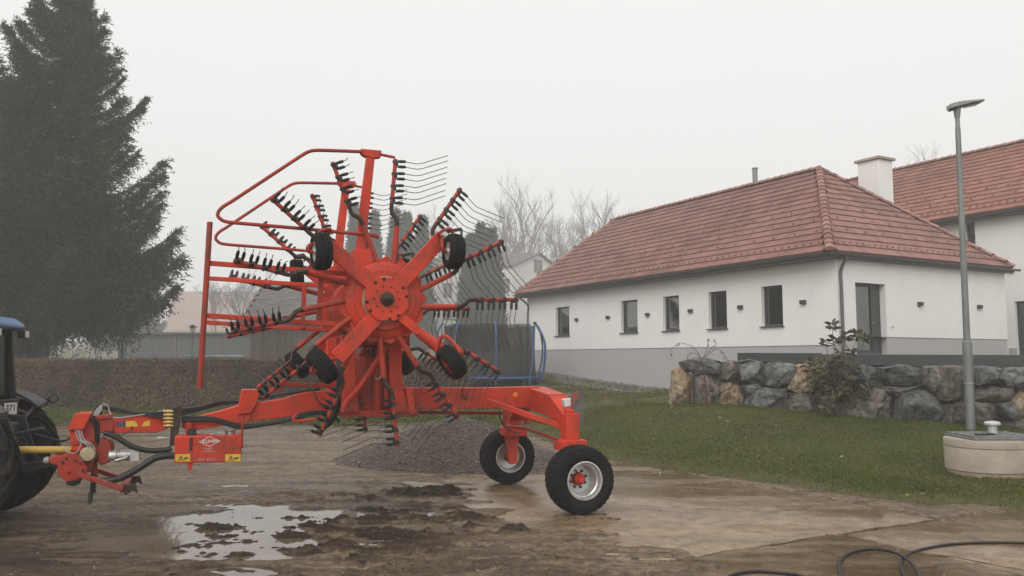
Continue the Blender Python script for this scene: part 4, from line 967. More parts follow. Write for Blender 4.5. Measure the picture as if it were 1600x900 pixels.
m = MB(); m.box(Q(590, 522, 0), (.62, 1.05, .34)); m.build('tower_head', 'red_worn', rake, bevel=.02)
m = MB(); m.box(Q(585, 600, 0), (.42, .8, .7)); m.build('tower_core', 'red_worn', rake, bevel=.02)
rod('guide_loop', [(512, 652, .45), (470, 658, .45), (458, 655, .45), (463, 648, .45)], .018, 'red', False, 8, 3)

# ---- axle, steering, road wheels
AX = Vector((-.02, 0, 1.36))
for sg in (1, -1):
    k = lambda s, t, z: Vector((s, t * sg, z))
    m = MB(); p0, p1, p2 = k(.02, -.02, 1.39), k(-.02, .62, 1.32), k(-.03, 1.0, 1.10)
    m.bar(p0, p1, .30, .30, w2=.27, h2=.28); m.bar(p1 - (p2 - p1).normalized() * .02, p2, .266, .276, w2=.20, h2=.24); ax = m.build('axle_arm', 'red', rake, bevel=.012)
    m = MB(); m.bar(k(-.03, 1.02, .84), k(-.03, 1.02, 1.24), .19, .19, up=S_); m.box(k(-.03, 1.02, .84), (.34, .30, .13)); m.lathe([(.07, 1.24), (.07, 1.29), (.0, 1.29)], k(-.03, 1.02, 0), Z_, 16); kn = m.build('steering_knuckle', 'red', rake, bevel=.012)
    m = MB(); m.prism([k(.10, 1.06, .82), k(-.16, 1.06, .82), k(-.11, 1.02, .62), k(-.08, .98, .36), k(.04, .98, .36), k(.08, 1.0, .62)], k(0, .07, 0)); m.build('wheel_leg', 'red', rake, bevel=.01)
def agri_tyre(r, w, rim, nl, lug=.022, lugw=.05, slant=.0):
    """profile around the axle; returns tyre MB centred on origin, axle along Y"""
    m = MB(); hw = w / 2
    prof = [(rim, -hw * .72), (rim + .02, -hw * .86), ((rim + r) / 2, -hw), (r - .07, -hw * .97), (r - .02, -hw * .86), (r - .005, -hw * .6), (r, 0), (r - .005, hw * .6), (r - .02, hw * .86), (r - .07, hw * .97), ((rim + r) / 2, hw), (rim + .02, hw * .86), (rim, hw * .72)]
    m.lathe(prof, (0, 0, 0), T_, 56, closed=True)
    for i in range(nl):
        for side in (-1, 1):
            a = 2 * math.pi * (i + (.5 if side > 0 else 0)) / nl; vs = []
            for (y, da, rr) in ((.06 * hw, slant, r - .008), (.55 * hw, slant * .4, r - .012), (.93 * hw, 0, r - .034), (1.0 * hw, -.02, r - .10)):
                for e2 in (-.5, .5):
                    for hgt in (-.015, lug):
                        aa = a + da + e2 * lugw / r; q = rr + hgt * (1 if y < .95 * hw else .5); vs.append((math.sin(aa) * q, side * (y + (.008 if (y > .95 * hw and hgt > 0) else 0)), math.cos(aa) * q))
            fs = []
            for k in range(3):
                b = 4 * k; fs += [(b, b + 4, b + 5, b + 1), (b + 3, b + 7, b + 6, b + 2), (b + 1, b + 5, b + 7, b + 3)]
            fs += [(0, 1, 3, 2), (12, 14, 15, 13)]
            if side < 0: fs = [f[::-1] for f in fs]
            m.add(vs, fs)
    return m
TR = .425
tyre_me = agri_tyre(TR - .012, .36, .225, 34, .014, .034, .05).mesh('tyre', 'rubber', 45)
def rim_mesh():
    m = MB()
    m.lathe([(.232, .155), (.236, .165), (.224, .168), (.212, .150), (.205, .10), (.190, .09), (.188, -.02), (.170, -.05), (.075, -.045), (.075, -.06), (.18, -.066), (.196, -.05), (.198, -.12), (.222, -.165), (.234, -.165), (.232, -.15)], (0, 0, 0), T_, 40, closed=True)
    for i in range(8):
        a = 2 * math.pi * i / 8; m.lathe([(.0, -.015), (.014, -.017), (.016, -.04)], (math.sin(a) * .105, 0, math.cos(a) * .105), T_, 8, 1)
    return m.mesh('rim', ['rim_silver', 'steel_dark'], 40)
rim_me = rim_mesh()
hub_me = MB().lathe([(.0, .075), (.035, .073), (.045, .055), (.055, .03), (.07, .02), (.08, -.03), (.085, -.045), (.06, -.12), (.05, -.2), (.0, -.2)], (0, 0, 0), T_, 24).mesh('hub', 'red', 40)
for sg in (1, -1):
    w = bpy.data.objects.new('road_wheel', tyre_me.copy() if False else hub_me)
    Mw = T(-.03, 1.29 * sg, TR + .02) @ Matrix.Rotation(0 if sg > 0 else math.pi, 4, 'Z') @ Matrix.Rotation(R(17), 4, 'Y')
    link(w, rake, Mw); link(bpy.data.objects.new('tyre', tyre_me), w); link(bpy.data.objects.new('rim', rim_me), w)
rbar('steering_cylinder', (762, 627, .38), Vector((.02, .88, 1.06)), .07, .07)
rod('tie_rod', [Vector((.12, -1.0, .93)), Vector((.16, 0, .97)), Vector((.12, .98, .90))], .022, 'red_worn')
rod('steering_link', [(815, 650, .4), (838, 658, .55), (880, 664, .85)], .02, 'red')
plate('steering_lever', [(808, 645), (816, 645), (830, 662), (822, 663)], .4, .36, 'red')
o = plate('marker_board', [(893, 613), (912, 612), (912, 666), (905, 666), (893, 642)], 1.08, 1.06, 'board_dark', bevel=.002)
plate('stripe', [(893, 613), (904, 612.5), (904, 622), (893, 634)], 1.083, 1.081, 'board_red', bevel=0, par=o)
plate('tail_light', [(880, 624), (894, 622), (896, 633), (883, 636)], 1.06, .98, 'lamp_white', bevel=.006)

# ---- hydraulic tank with lettering
tk = plate('oil_tank', [(273, 682), (378, 680), (377, 722), (272, 724)], .44, .12, 'red', bevel=.012)
def label_mat(px, py, t): p = Q(px, py, t); return frame(p, -S_, Z_, T_)
def put_text(body, px, py, t, size, mat, bold=0, spacing=1.0, par=None):
    me = text_mesh(body, size, mat, bold, spacing=spacing); link(bpy.data.objects.new('lettering', me), par, label_mat(px, py, t))
put_text('KUHN', 327.5, 689.8, .4425, .054, 'white_print', .0009, 1.1, tk)
m = MB(); c = Q(327.5, 689.8, .4425); hw, hh, b = .118, .058, .0065
out = [c + S_ * hw, c + Z_ * hh, c - S_ * hw, c - Z_ * hh]; inn = [c + S_ * (hw - b * 2.2), c + Z_ * (hh - b), c - S_ * (hw - b * 2.2), c - Z_ * (hh - b)]
m.add(out + inn, [(i, (i + 1) % 4, 4 + (i + 1) % 4, 4 + i) for i in range(4)]); m.build('diamond_mark', 'white_print', tk, smooth=0)
put_text('GA 8521', 324, 718, .4425, .046, 'faded_print', .0008, 1.25, tk)
m = MB()
for (x0, y0, x1, y1) in ((319, 701, 331, 699.4), (321, 702.6, 333, 701.2), (324, 703.8, 330, 703.0)): m.bar(Q(x0, y0, .4428), Q(x1, y1, .4428), .001, .007, up=Z_)
m.bar(Q(316, 705.6, .4428), Q(338, 705.6, .4428), .001, .008); m.build('print_mark', 'faded_print', tk, smooth=0)
for x0, x1 in ((274, 297), (352, 376)):
    st = plate('warning_sticker', [(x0, 710), (x1, 709.5), (x1, 721), (x0, 721.3)], .4418, .4408, 'yellow_print', bevel=0, par=tk)
    m = MB(); xc = (x0 * .62 + x1 * .38); tri = [Q(xc - 5, 719.5, .4428), Q(xc + 5, 719.5, .4428), Q(xc, 711.3, .4428)]; tr2 = [Q(xc - 3.2, 718.5, .4428), Q(xc + 3.2, 718.5, .4428), Q(xc, 713.3, .4428)]
    m.add(tri + tr2, [(i, (i + 1) % 3, 3 + (i + 1) % 3, 3 + i) for i in range(3)]); m.bar(Q(xc, 717.6, .4428), Q(xc, 714.6, .4428), .012, .001, up=T_)
    xr = x0 * .25 + x1 * .75; m.bar(Q(xr - 3, 718, .4428), Q(xr + 3, 714.5, .4428), .016, .001, up=T_); m.bar(Q(xr - 4, 715, .4428), Q(xr - 1, 716, .4428), .01, .001, up=T_); m.build('sign_mark', 'black_plastic', tk, smooth=0)
plate('gauge_strip', [(296, 683.5), (301, 683.4), (300.4, 704), (295.6, 704)], .450, .4405, 'black_plastic', bevel=.002, par=tk)
m = MB(); m.lathe([(.055, -.01), (.055, .03), (.045, .035), (.045, .06), (.05, .062), (.05, .075), (.0, .078)], Q(299.5, 680.5, .30), Z_, 18); m.build('filler_cap', 'black_plastic', tk)
m = MB(); m.lathe([(.05, -.01), (.05, .05), (.06, .055), (.06, .07), (0, .072)], Q(360, 680, .28), Z_, 18); m.box(Q(345, 678, .3), (.10, .06, .05)); m.box(Q(333, 679, .26), (.07, .05, .04)); m.build('valve_block', 'steel', tk, bevel=.004)
plate('tank_foot', [(292, 724), (303, 724), (296, 739)], .42, .39, 'red'); plate('tank_hanger', [(377, 650), (381, 650), (380, 700), (376, 700)], .44, .40, 'red_worn')
plate('tank_hanger', [(290, 660), (300, 660), (300, 686), (290, 686)], .2, .16, 'red_worn')

# ---- hose plate and couplings
plate('coupling_plate', [(269, 636), (284, 634), (281, 664), (276, 696), (265, 697), (267, 664)], .24, .21, 'steel_dark', bevel=.004)
for i in range(5):
    m = MB(); p = Q(262, 643 + i * 5.6, .23); m.tube([p - S_ * .06, p + S_ * .045], .017, 10); m.tube([p - S_ * .02, p + S_ * .012], .023, 6); m.build('coupling', 'brass', rake)

# ---- headstock and hitch
hs = plate('headstock', [(109, 670), (118, 650), (143, 650), (152, 660), (152, 702), (142, 738), (118, 738), (112, 704)], .13, -.13, 'red_worn', bevel=.014)
m = MB(); a, b, c, d_ = Q(104, 672, .21), Q(116, 646, .21), Q(142, 647, .16), Q(133, 672, .16)
m.prism([Q(104, 672, .2), Q(117, 646.5, .2), mir(Q(117, 646.5, .2)), mir(Q(104, 672, .2))], (-.17, 0, .0)); m.build('head_cover', 'red', rake, bevel=.008)
plate('side_plate', [(108, 674), (130, 674), (134, 690), (128, 706), (112, 704)], .16, .13, 'red', True); plate('side_strap', [(112, 688), (146, 684), (146, 692), (112, 697)], .175, .16, 'red_worn', True)
for x, y in ((98, 722), (104, 716), (108, 738), (122, 742), (130, 735), (118, 720), (126, 724)):
    m = MB(); m.lathe([(.014, 0), (.014, .014), (0, .016)], Q(x, y, .27), T_, 6); m.build('bolt', 'steel_dark', rake)
plate('hose_bracket', [(150, 650), (174, 648), (174, 654), (150, 657)], .15, -.15, 'red_worn')
plate('swivel_block', [(143, 655), (176, 652), (178, 674), (150, 678)], .13, -.13, 'red_worn')
plate('hitch_cheek', [(88, 716), (104, 707), (122, 711), (136, 730), (136, 744), (118, 751), (104, 753), (90, 742)], .27, .23, 'red_worn', True)
plate('hitch_tongue', [(74, 716), (92, 711), (100, 718), (92, 728), (76, 724)], .25, .19, 'red_worn', True)
m = MB(); p = Q(73, 719, .22); m.lathe([(0, -.05), (.03, -.045), (.04, 0), (.03, .045), (0, .05)], p, T_, 14); m.lathe([(0, -.05), (.03, -.045), (.04, 0), (.03, .045), (0, .05)], mir(p), T_, 14); m.build('hitch_ball', 'steel', rake)
plate('gearbox', [(150, 690), (160, 684), (172, 688), (176, 700), (172, 722), (158, 728), (150, 720)], .12, -.14, 'red_worn', bevel=.02)
m = MB(); p = Q(137, 710, .20); m.lathe([(0, .03), (.07, .025), (.085, 0), (.085, -.04)], p, T_, 20); m.build('shaft_guard', 'guard_beige', rake)
rod('drive_shaft', [(112, 703, 0), (22, 703, 0)], .042, 'pto_yellow', False, 14)
m = MB(); a, b = Q(170, 712, .12), Q(211, 711, .12); m.tube([a, a.lerp(b, .3)], .058, 16); m.tube([a.lerp(b, .3), a.lerp(b, .42)], .045, 16); m.tube([a.lerp(b, .42), b], .062, 16); m.box(b + Vector((.0, 0, .0)), (.10, .13, .13)); m.build('oil_pump', 'rim_silver', rake, bevel=.004)
rod('suction_pipe', [(180, 720, .2), (195, 716, .2), (200, 712, .18)], .02, 'steel', False, 10, 3)
rbar('stand_arm', (121, 741, .34), (193, 764, .34), .05, .085, 'red_worn', True, up=T_)
a = Q(193, 764, .34); rbar('stand_crossbar', a, mir(a), .07, .08, 'red_worn')
for sg in (1, -1):
    p = Q(196, 764, .34); p = p if sg > 0 else mir(p); m = MB(); m.prism([p + Vector((.03, -.03, .05)), p + Vector((-.10, -.03, .05)), p + Vector((-.13, -.03, -.06)), p + Vector((-.08, -.03, -.02)), p + Vector((.0, -.03, -.07))], (0, .05, 0)); m.build('stand_hook', 'steel_dark', rake, bevel=.004)
plate('hitch_foot', [(103, 746), (128, 748), (122, 758), (112, 760), (103, 757)], .20, .05, 'steel_dark')
rod('stand_pin', [(146, 740, .1), (143, 760, .1), (140, 788, .1)], .014, 'steel_dark'); rod('pin_grip', [(142, 770, .1), (140.5, 785, .1)], .026, 'black_plastic'); rod('stand_pin', [(147, 742, .0), (147, 770, .0)], .02, 'steel_dark')
plate('rib_plate', [(140, 720), (152, 716), (152, 752), (142, 748)], .02, -.02, 'red_worn')
# data stickers on the drawbar
st = plate('flag_sticker', [(182, 659), (196, 658.4), (196, 667), (182, 667.4)], .1035, .1015, 'blue_print', bevel=0)
m = MB(); c = Q(189, 662.8, .1042)
for i in range(12):
    a = i * math.pi / 6; m.box(c + S_ * (.021 * math.cos(a)) + Z_ * (.021 * math.sin(a)), (.005, .001, .005))
m.build('star_ring', 'yellow_print', st, smooth=0)
plate('data_sticker', [(196.4, 658.4), (210, 657.6), (215, 663), (214, 666.6), (196.4, 667.2)], .1035, .1015, 'yellow_print', bevel=0); plate('data_sticker', [(226, 658.5), (234, 656.5), (234, 665.6), (221, 666.2)], .1035, .1015, 'yellow_print', bevel=0)

# ---- hoses and cables
def hose(pts, r=.018, mat='hose', name='hose', n=8): return rod(name, pts, r, mat, False, n, 6)
hose([(163, 676, .16), (180, 682, .18), (205, 697, .2), (232, 704, .2), (258, 703, .2), (268, 700, .2)], .031, 'hose', 'hose_sleeve', 12)
hose([(158, 752, .2), (185, 748, .24), (215, 733, .26), (240, 717, .26), (262, 712, .26), (274, 712, .26)], .038, 'hose', 'suction_hose', 12)
for k in range(3):
    hose([(284, 652 + k * 3, .16), (330, 653 + k * 2, .17), (372, 664 + k * 2, .18), (400, 664 + k, .18), (440, 657 + k, .2), (480, 645 + k * 2, .22), (515, 645, .2), (530, 660, .24)], .019)
    hose([(140 + k * 3, 662, .1), (150, 640 - k * 2, .06), (175, 637 + k * 2, .04), (215, 645 + k, .08), (258, 644 + k * 4, .2)], .014)
    hose([(283, 640 + k * 4, .2), (315, 636 + k * 2, .12), (345, 628 + k * 2, .0), (380, 627, -.05), (430, 618, -.05), (500, 608 - k, -.05)], .013)
hose([(528, 590, .56), (530, 560, .52), (536, 520, .45)], .025); hose([(532, 610, .58), (526, 640, .5), (516, 660, .4), (500, 672, .3)], .034, 'hose', 'hose_sleeve', 10); hose([(540, 545, .6), (530, 590, .62), (529, 612, .6)], .03)
hose([(478, 600, .1), (490, 612, .2), (498, 628, .25), (515, 634, .3), (530, 625, .3)], .009)
hose([(780, 640, .2), (782, 655, .2), (790, 668, .1), (804, 676, -.2), (812, 676, -.6)], .009)
for k, dx in enumerate((0, 4, 9)): hose([(118 + dx, 672, .19), (122 + dx, 686, .2), (134 + dx, 694, .21), (140 + dx, 702, .2)], .007, 'cable_grey', 'cable', 6)
hose([(100, 700, .1), (108, 707, .19), (120, 706, .2), (127, 690, .2), (122, 668, .18)], .007, 'cable_grey', 'cable', 6)
hose([(153, 648, .06), (158, 633, .05), (168, 633, .05), (172, 645, .06), (182, 653, .11), (240, 645, .12), (258, 640, .18)], .008, 'cable_grey', 'cable', 6)
for k in range(4): hose([(145 + k * 2, 650, .1), (151 + k * 2.5, 640, .08), (158, 633, .05)], .007, 'cable_grey', 'cable', 6)
rod('cable_post', [(158, 655, .04), (158, 630, .04)], .012, 'steel_dark')
hose([(150, 690, .12), (148, 664, .14), (138, 650, .15)], .014); hose([(152, 694, .12), (153, 664, .14), (146, 650, .15)], .014); hose([(206, 665, .13), (204, 672, .13), (192, 679, .13), (180, 678, .13)], .006)

# ---- rotors
HUBT = 1.2; HUB = Q(605, 467, HUBT)
def er(th): return Vector((-math.cos(th), 0, math.sin(th)))
def ccw(th): return Vector((math.sin(th), 0, math.cos(th)))
def polyring(c, r, n, ph=0): return [c + er(2 * math.pi * i / n + ph) * (r[i % len(r)] if isinstance(r, (list, tuple)) else r) for i in range(n)]
for sg in (1, -1):
    fx = (lambda p: p) if sg > 0 else mir
    tv = Vector((0, sg, 0)); C = lambda t: fx(Vector((HUB.x, t, HUB.z)))
    m = MB(); m.prism([fx(p) for p in polyring(Vector((HUB.x, .97, HUB.z)), [.535, .475], 26, .06)], tv * .03); m.lathe([(.46, 0), (.46, .02), (.42, .05), (.36, .06), (.36, .09), (0, .09)], C(1.0), tv, 40)
    rt = m.build('rotor_drum', 'red', rake, bevel=.008)
    m = MB(); m.lathe([(.24, 0), (.38, .02), (.40, .06), (.40, .36), (.0, .36)], C(.60), tv, 13); m.lathe([(.20, 0), (.20, .25)], C(.36), tv, 20); m.build('cam_housing', 'red_worn', rt, bevel=.008)
    m = MB(); m.lathe([(.275, 0), (.275, .014), (0, .014)], C(1.092), tv, 32); m.build('dust_ring', 'guard_beige', rt)
    m = MB(); m.prism([fx(p) for p in polyring(Vector((HUB.x, 1.15, HUB.z)), .275, 8, math.pi / 8)], tv * .035); hp = m.build('hub_plate', 'red', rt, bevel=.006)
    for i in range(8):
        m = MB(); m.lathe([(.02, 0), (.02, .012), (.012, .02), (0, .02)], fx(Vector((HUB.x, 1.185, HUB.z)) + er(2 * math.pi * (i + .5) / 8 + math.pi / 8 + (.16 if i % 2 else -.16)) * .236), tv, 8); m.build('bolt', 'steel_dark', rt)
    m = MB(); m.lathe([(.082, 0), (.082, .02), (.066, .025), (.064, .045), (.034, .05), (.032, .085), (.02, .095), (0, .095)], C(1.185), tv, 24); m.build('bearing_cap', 'steel_dark', rt)
    for i in range(10):
        m = MB(); m.lathe([(.011, 0), (.011, .01), (0, .012)], fx(Vector((HUB.x, 1.185, HUB.z)) + er(2 * math.pi * i / 10) * .15), tv, 6); m.build('bolt', 'steel_dark', rt)
    # chassis arms, castors
    for k, (p0, p1, w) in enumerate((((592, 452), (515, 386), .185), ((622, 446), (692, 370), .185), ((594, 488), (526, 560), .185), ((622, 492), (690, 548), .11))):
        a = fx(Q(*p0, 1.135)); b = fx(Q(*p1, 1.135)); m = MB(); m.bar(a, b, w, .05, up=tv)
        if k == 3: m.tube([a.lerp(b, .45), b + (b - a) * .05], .062, 14)
        m.build('chassis_arm', 'red', rake, bevel=.008)
    for k, (c, axd, yaw) in enumerate((((502, 393), (1, .05), .22), ((709, 393), (1, -.03), .30), ((504, 572), (.78, .62), .12), ((706, 566), (.80, .58), .25))):
        cc = Q(*c, 1.30); ax = Vector((-axd[0], 0, axd[1])); cvw = (KMI @ EYE - cc).normalized(); ax = (ax - cvw * ax.dot(cvw)).normalized(); ax = (ax * math.cos(yaw) - cvw * math.sin(yaw)).normalized(); rad = .212; hw = .095
        m = MB(); m.lathe([(.11, -hw * .8), (.15, -hw), (rad - .03, -hw * .98), (rad - .008, -hw * .75), (rad, -hw * .45), (rad, -hw * .40), (rad - .010, -hw * .38), (rad - .010, -hw * .30), (rad + .002, -hw * .28), (rad + .002, -hw * .06), (rad - .010, -hw * .04), (rad - .010, hw * .04), (rad + .002, hw * .06), (rad + .002, hw * .28), (rad - .010, hw * .30), (rad - .010, hw * .38), (rad, hw * .40), (rad, hw * .45), (rad - .008, hw * .75), (rad - .03, hw * .98), (.15, hw), (.11, hw * .8)], fx(cc), fx(ax), 36, closed=True)
        cw = m.build('castor_wheel', 'rubber', rake)
        m = MB(); m.lathe([(.115, -hw * .8), (.10, -hw * .5), (.04, -hw * .3), (.035, -hw * 1.0), (0, -hw * 1.0)], fx(cc), fx(ax), 24); m.lathe([(.0, hw * 1.0), (.035, hw * 1.0), (.04, hw * .3), (.10, hw * .5), (.115, hw * .8)], fx(cc), fx(ax), 24); m.build('rim', 'rim_silver' if k < 2 else 'red_worn', cw)
        arm_end = Q(*((515, 386), (692, 370), (526, 560), (690, 548))[k], 1.135)
        side = -1 if k in (0, 1) else 1
        hubp = cc - ax * (hw * 1.5) if k != 3 else cc + ax * (hw * 1.5); out = (cc - arm_end).normalized()
        top = arm_end + Vector((0, .05, .0)); m = MB(); mid = hubp + Vector((0, -.02, .0)) + (arm_end - hubp) * .45 + Z_ * .07
        m.tube([fx(p) for p in smoothpath([arm_end, mid, hubp + Z_ * .06, hubp], 5)] + [fx(cc)], .024, 10)
        m.build('castor_fork', 'red_worn', rake)
        if k == 3:
            m = MB(); g = [Q(682, 548, 1.2), Q(690, 527, 1.28), Q(700, 527, 1.34), Q(716, 545, 1.42), Q(716, 553, 1.44)]; m.tube([fx(p) for p in smoothpath(g, 5)], .022, 10); m.build('wheel_guard', 'red', rake)
        if k in (0, 1):
            m = MB(); x0 = c[0] - (18 if k else -0); g = [Q(x0 - 2, 372 if k else 376, 1.2), Q(x0 - 6, 366, 1.25), Q(x0 + 2, 360, 1.28), Q(x0 + 14, 358, 1.28), Q(x0 + 16, 366, 1.26)]; m.tube([fx(p) for p in smoothpath(g, 4)], .018, 8); m.build('wheel_guard', 'red_worn', rake)
            m = MB(); q0 = Q(c[0] - 10, 362, 1.22); q1 = Q(c[0] + 12, 358, 1.22); m.bar(fx(q0), fx(q1), .03, .04); m.bar(fx(q1), fx(q1 - Z_ * .10), .025, .025, up=tv); m.build('pivot_bracket', 'steel_dark', rake, bevel=.003)
    # guards: upright post, hoop, side rails
    tt = .95
    P = lambda x, y, t=tt: fx(Q(x, y, t))
    m = MB(); m.prism([P(574, 236), P(587, 236), P(577, 330), P(571, 400), (P(556, 400)), P(562, 330)], -tv * .07); m.prism([P(564, 232, .96), P(597, 235, .96), P(595, 246, .96), P(583, 247, .96), P(570, 244, .96), P(564, 239, .96)], -tv * .09); m.box(P(565, 404), (.22, .14, .20)); m.build('guard_post', 'red', rake, bevel=.008)
    m = MB(); m.tube([P(588, 367)] + [P(575, 367), P(470, 357)] + smoothpath([P(365, 348), P(349, 345), P(340, 336), P(346, 325), P(360, 316)], 4) + smoothpath([P(465, 247), P(480, 238), P(492, 235), P(510, 235)], 4) + [P(566, 237)], .021, 10); m.tube([P(592, 241), P(617, 246)], .018, 8); m.tube([P(575, 366), P(592, 370)], .026, 8); m.build('guard_hoop', 'red_worn', rake)
    m = MB(); m.tube([P(328, 347), P(312, 607)], .031, 12)
    for y in (399, 422, 480, 515): m.tube([P(327 - (y - 347) * .061, y, .99), P(327 - (y - 347) * .061, y, .88)], .013, 6)
    m.build('guard_upright', 'red_worn', rake)
    for (x0, y0, x1, y1) in ((324, 411, 545, 428), (320, 493, 548, 508)): m = MB(); m.bar(P(x0, y0, .92), P(x1, y1, .88), .04, .056); m.build('guard_rail', 'red', rake, bevel=.006)
    m = MB(); m.bar(P(502, 424, .86), P(498, 506, .86), .06, .05, up=tv); m.build('rail_strut', 'red_worn', rake, bevel=.005)
# tine arms with sprung double tines
def tine_mesh(bend=None):
    """x outward along the arm, y along the tine, z sideways"""
    m = MB(); m.box((0, -.014, 0), (.035, .045, .066), mi=0)
    for x in (-.033, .033):
        m.tube([(x, .0, .0), (x, .035, 0), (x, .05, 0), (x, .10, 0)], [.014, .019, .020, .017], 10, 0)
        if bend is not None:
            b0 = Vector((x, .09, 0)); m.tube([b0, b0 + Vector((0, .03, 0)), b0 + Vector((0, .04, 0)) + bend * .05, b0 + Vector((0, .04, 0)) + bend * .46], .0048, 5, 1); continue
        m.tube([(x, .09, 0), (x - .012, .16, .0), (x - .022, .24, 0), (x - .012, .30, 0), (x + .10, .62, 0)], .0048, 5, 1)
    return m.mesh('tine', ['boot', 'tine_wire'], 50)
tine_me = tine_mesh()
TIPS = [(619, 243), (722, 292), (789, 375), (815, 468), (788, 585), (718, 655), (622, 706), (494, 690), (398, 632), (347, 522), (352, 403), (416, 302), (517, 245)]
for i, (tx, ty) in enumerate(TIPS):
    tip = Q(tx, ty, 1.02); v = tip - Vector((HUB.x, 1.02, HUB.z)); Rt = Vector((v.x, 0, v.z)).length; th = math.atan2(v.z, -v.x)
    Rt = 1.69 * .6 + Rt * .4; off = .085
    e_r, e_c = er(th), ccw(th); base = Vector((HUB.x, 1.0, HUB.z)) - e_c * off; o2 = Vector((HUB.x, 1.0, HUB.z))
    deg = math.degrees(th); phi = R(8) if -95 < deg < 92 else R(74)
    for sg in (1, -1):
        fx = (lambda p: p) if sg > 0 else mir
        m = MB(); inner = [base + e_r * .42, base + e_r * (Rt - .82)]; m.tube([fx(p) for p in inner], .033, 12, 0)
        bend = [base + e_r * (Rt - .83), base + e_r * (Rt - .78), base + e_r * (Rt - .73) + e_c * off * .12, base + e_r * (Rt - .66) + e_c * off * .88, base + e_r * (Rt - .61) + e_c * off, base + e_r * (Rt - .54) + e_c * off]
        m.tube([fx(p) for p in bend], [.031, .029, .028, .027, .026, .026], 12, 1); m.tube([fx(o2 + e_r * (Rt - .545)), fx(o2 + e_r * Rt)], .025, 12, 0)
        for k in range(4): m.tube([fx(o2 + e_r * (Rt - .05 - k * .15) + e_c * .0), fx(o2 + e_r * (Rt - .02 - k * .15))], .034, 8, 1)
        arm = m.build('tine_arm', ['red_arm', 'steel_dark'], rake)
        d = (-e_c * math.cos(phi) + T_ * math.sin(phi)).normalized()
        if phi < .5: d = (d - e_r * (-.10 if i == 0 else .10)).normalized()
        if phi > .5:
            cv = (KMI @ EYE - (o2 + e_r * Rt)).normalized(); d = (cv * .55 - e_c * .83).normalized()
        for k in range(4):
            dk = (d + e_c * random.uniform(-.05, .05) + e_r * random.uniform(-.02, .02)).normalized(); xr = (e_r - dk * e_r.dot(dk)).normalized(); p = o2 + e_r * (Rt - .06 - k * .15) + dk * .028
            X_, Y_ = fx(xr), fx(dk); Fm = frame(fx(p), X_, Y_, X_.cross(Y_)); me = tine_me
            if phi > .5:
                if k == 0: me_bent = tine_mesh(Fm.to_3x3().inverted() @ fx((cv - e_c * .06 + e_r * .04).normalized()))
                me = me_bent
            link(bpy.data.objects.new('tine', me), arm, Fm)
# ================================================================== tractor at the left edge
TA = Vector((-6.27, 9.55, 0)); TF = Vector((-.966, -.259, 0)).normalized(); TN = Vector((-TF.y, TF.x, 0))
TM = frame(TA, TF, TN, Vector((0, 0, 1))); TMI = TM.inverted()
def QT(px, py, t):
    o = TMI @ EYE; d = TMI.to_3x3() @ ray(px, py); return o + d * ((t - o.y) / d.y)
trac = thing('tractor', 'dark blue-roofed farm tractor coupled to the rake, cut by the left edge', 'tractor', TM)
def tr_tyre(r, w, rim, nl): return agri_tyre(r - .045, w, rim, nl, .052, .075, .42)
tt_me = tr_tyre(.72, .42, .40, 17).mesh('tyre', 'rubber_muddy', 45)
tr_me = MB().lathe([(.41, .19), (.42, .20), (.40, .205), (.38, .17), (.37, .05), (.34, .02), (.15, .03), (.14, .08), (0, .08), (0, -.02), (.34, -.02), (.37, -.1), (.38, -.18), (.41, -.2)], (0, 0, 0), T_, 36, closed=True).mesh('rim', 'tractor_grey', 40)
for s, t, k in ((0, .78, 1), (0, -.80, 1), (2.25, .74, .66), (2.25, -.74, .66)):
    w = bpy.data.objects.new('wheel', tr_me); link(w, trac, T(s, t, .72 * k + .02) @ Matrix.Rotation(0 if t > 0 else math.pi, 4, 'Z') @ Matrix.Rotation(random.uniform(0, .3), 4, 'Y') @ Matrix.Scale(k, 4)); link(bpy.data.objects.new('tyre', tt_me), w)
m = MB(); m.box((1.0, 0, .78), (2.9, .42, .5)); m.box((0, 0, .72), (.5, 1.3, .34)); m.build('chassis', 'tractor_dark', trac, bevel=.03)
m = MB(); m.prism([Vector(p) for p in ((.95, .34, .95), (2.85, .32, .95), (2.9, .30, 1.35), (2.6, .32, 1.5), (.95, .36, 1.62))], (0, -.68, 0)); m.build('bonnet', 'tractor_blue', trac, bevel=.05)
# fenders: curved plates over the rear wheels
for t in (.78, -.80):
    m = MB(); n = 14; vs = []
    for i in range(n + 1):
        a = R(-60 + 104 * i / n)
        for r in (.80, .83):
            for dt in (-.26, .24): vs.append((-math.sin(a) * r + .05, t + dt, .74 + math.cos(a) * r))
    fs = []
    for i in range(n):
        b = 4 * i; fs += [(b, b + 4, b + 5, b + 1), (b + 2, b + 3, b + 7, b + 6), (b, b + 2, b + 6, b + 4), (b + 1, b + 5, b + 7, b + 3)]
    fs += [(0, 1, 3, 2), (4 * n, 4 * n + 2, 4 * n + 3, 4 * n + 1)]
    if t < 0: pass
    m.add(vs, fs); m.build('fender', 'tractor_dark', trac)
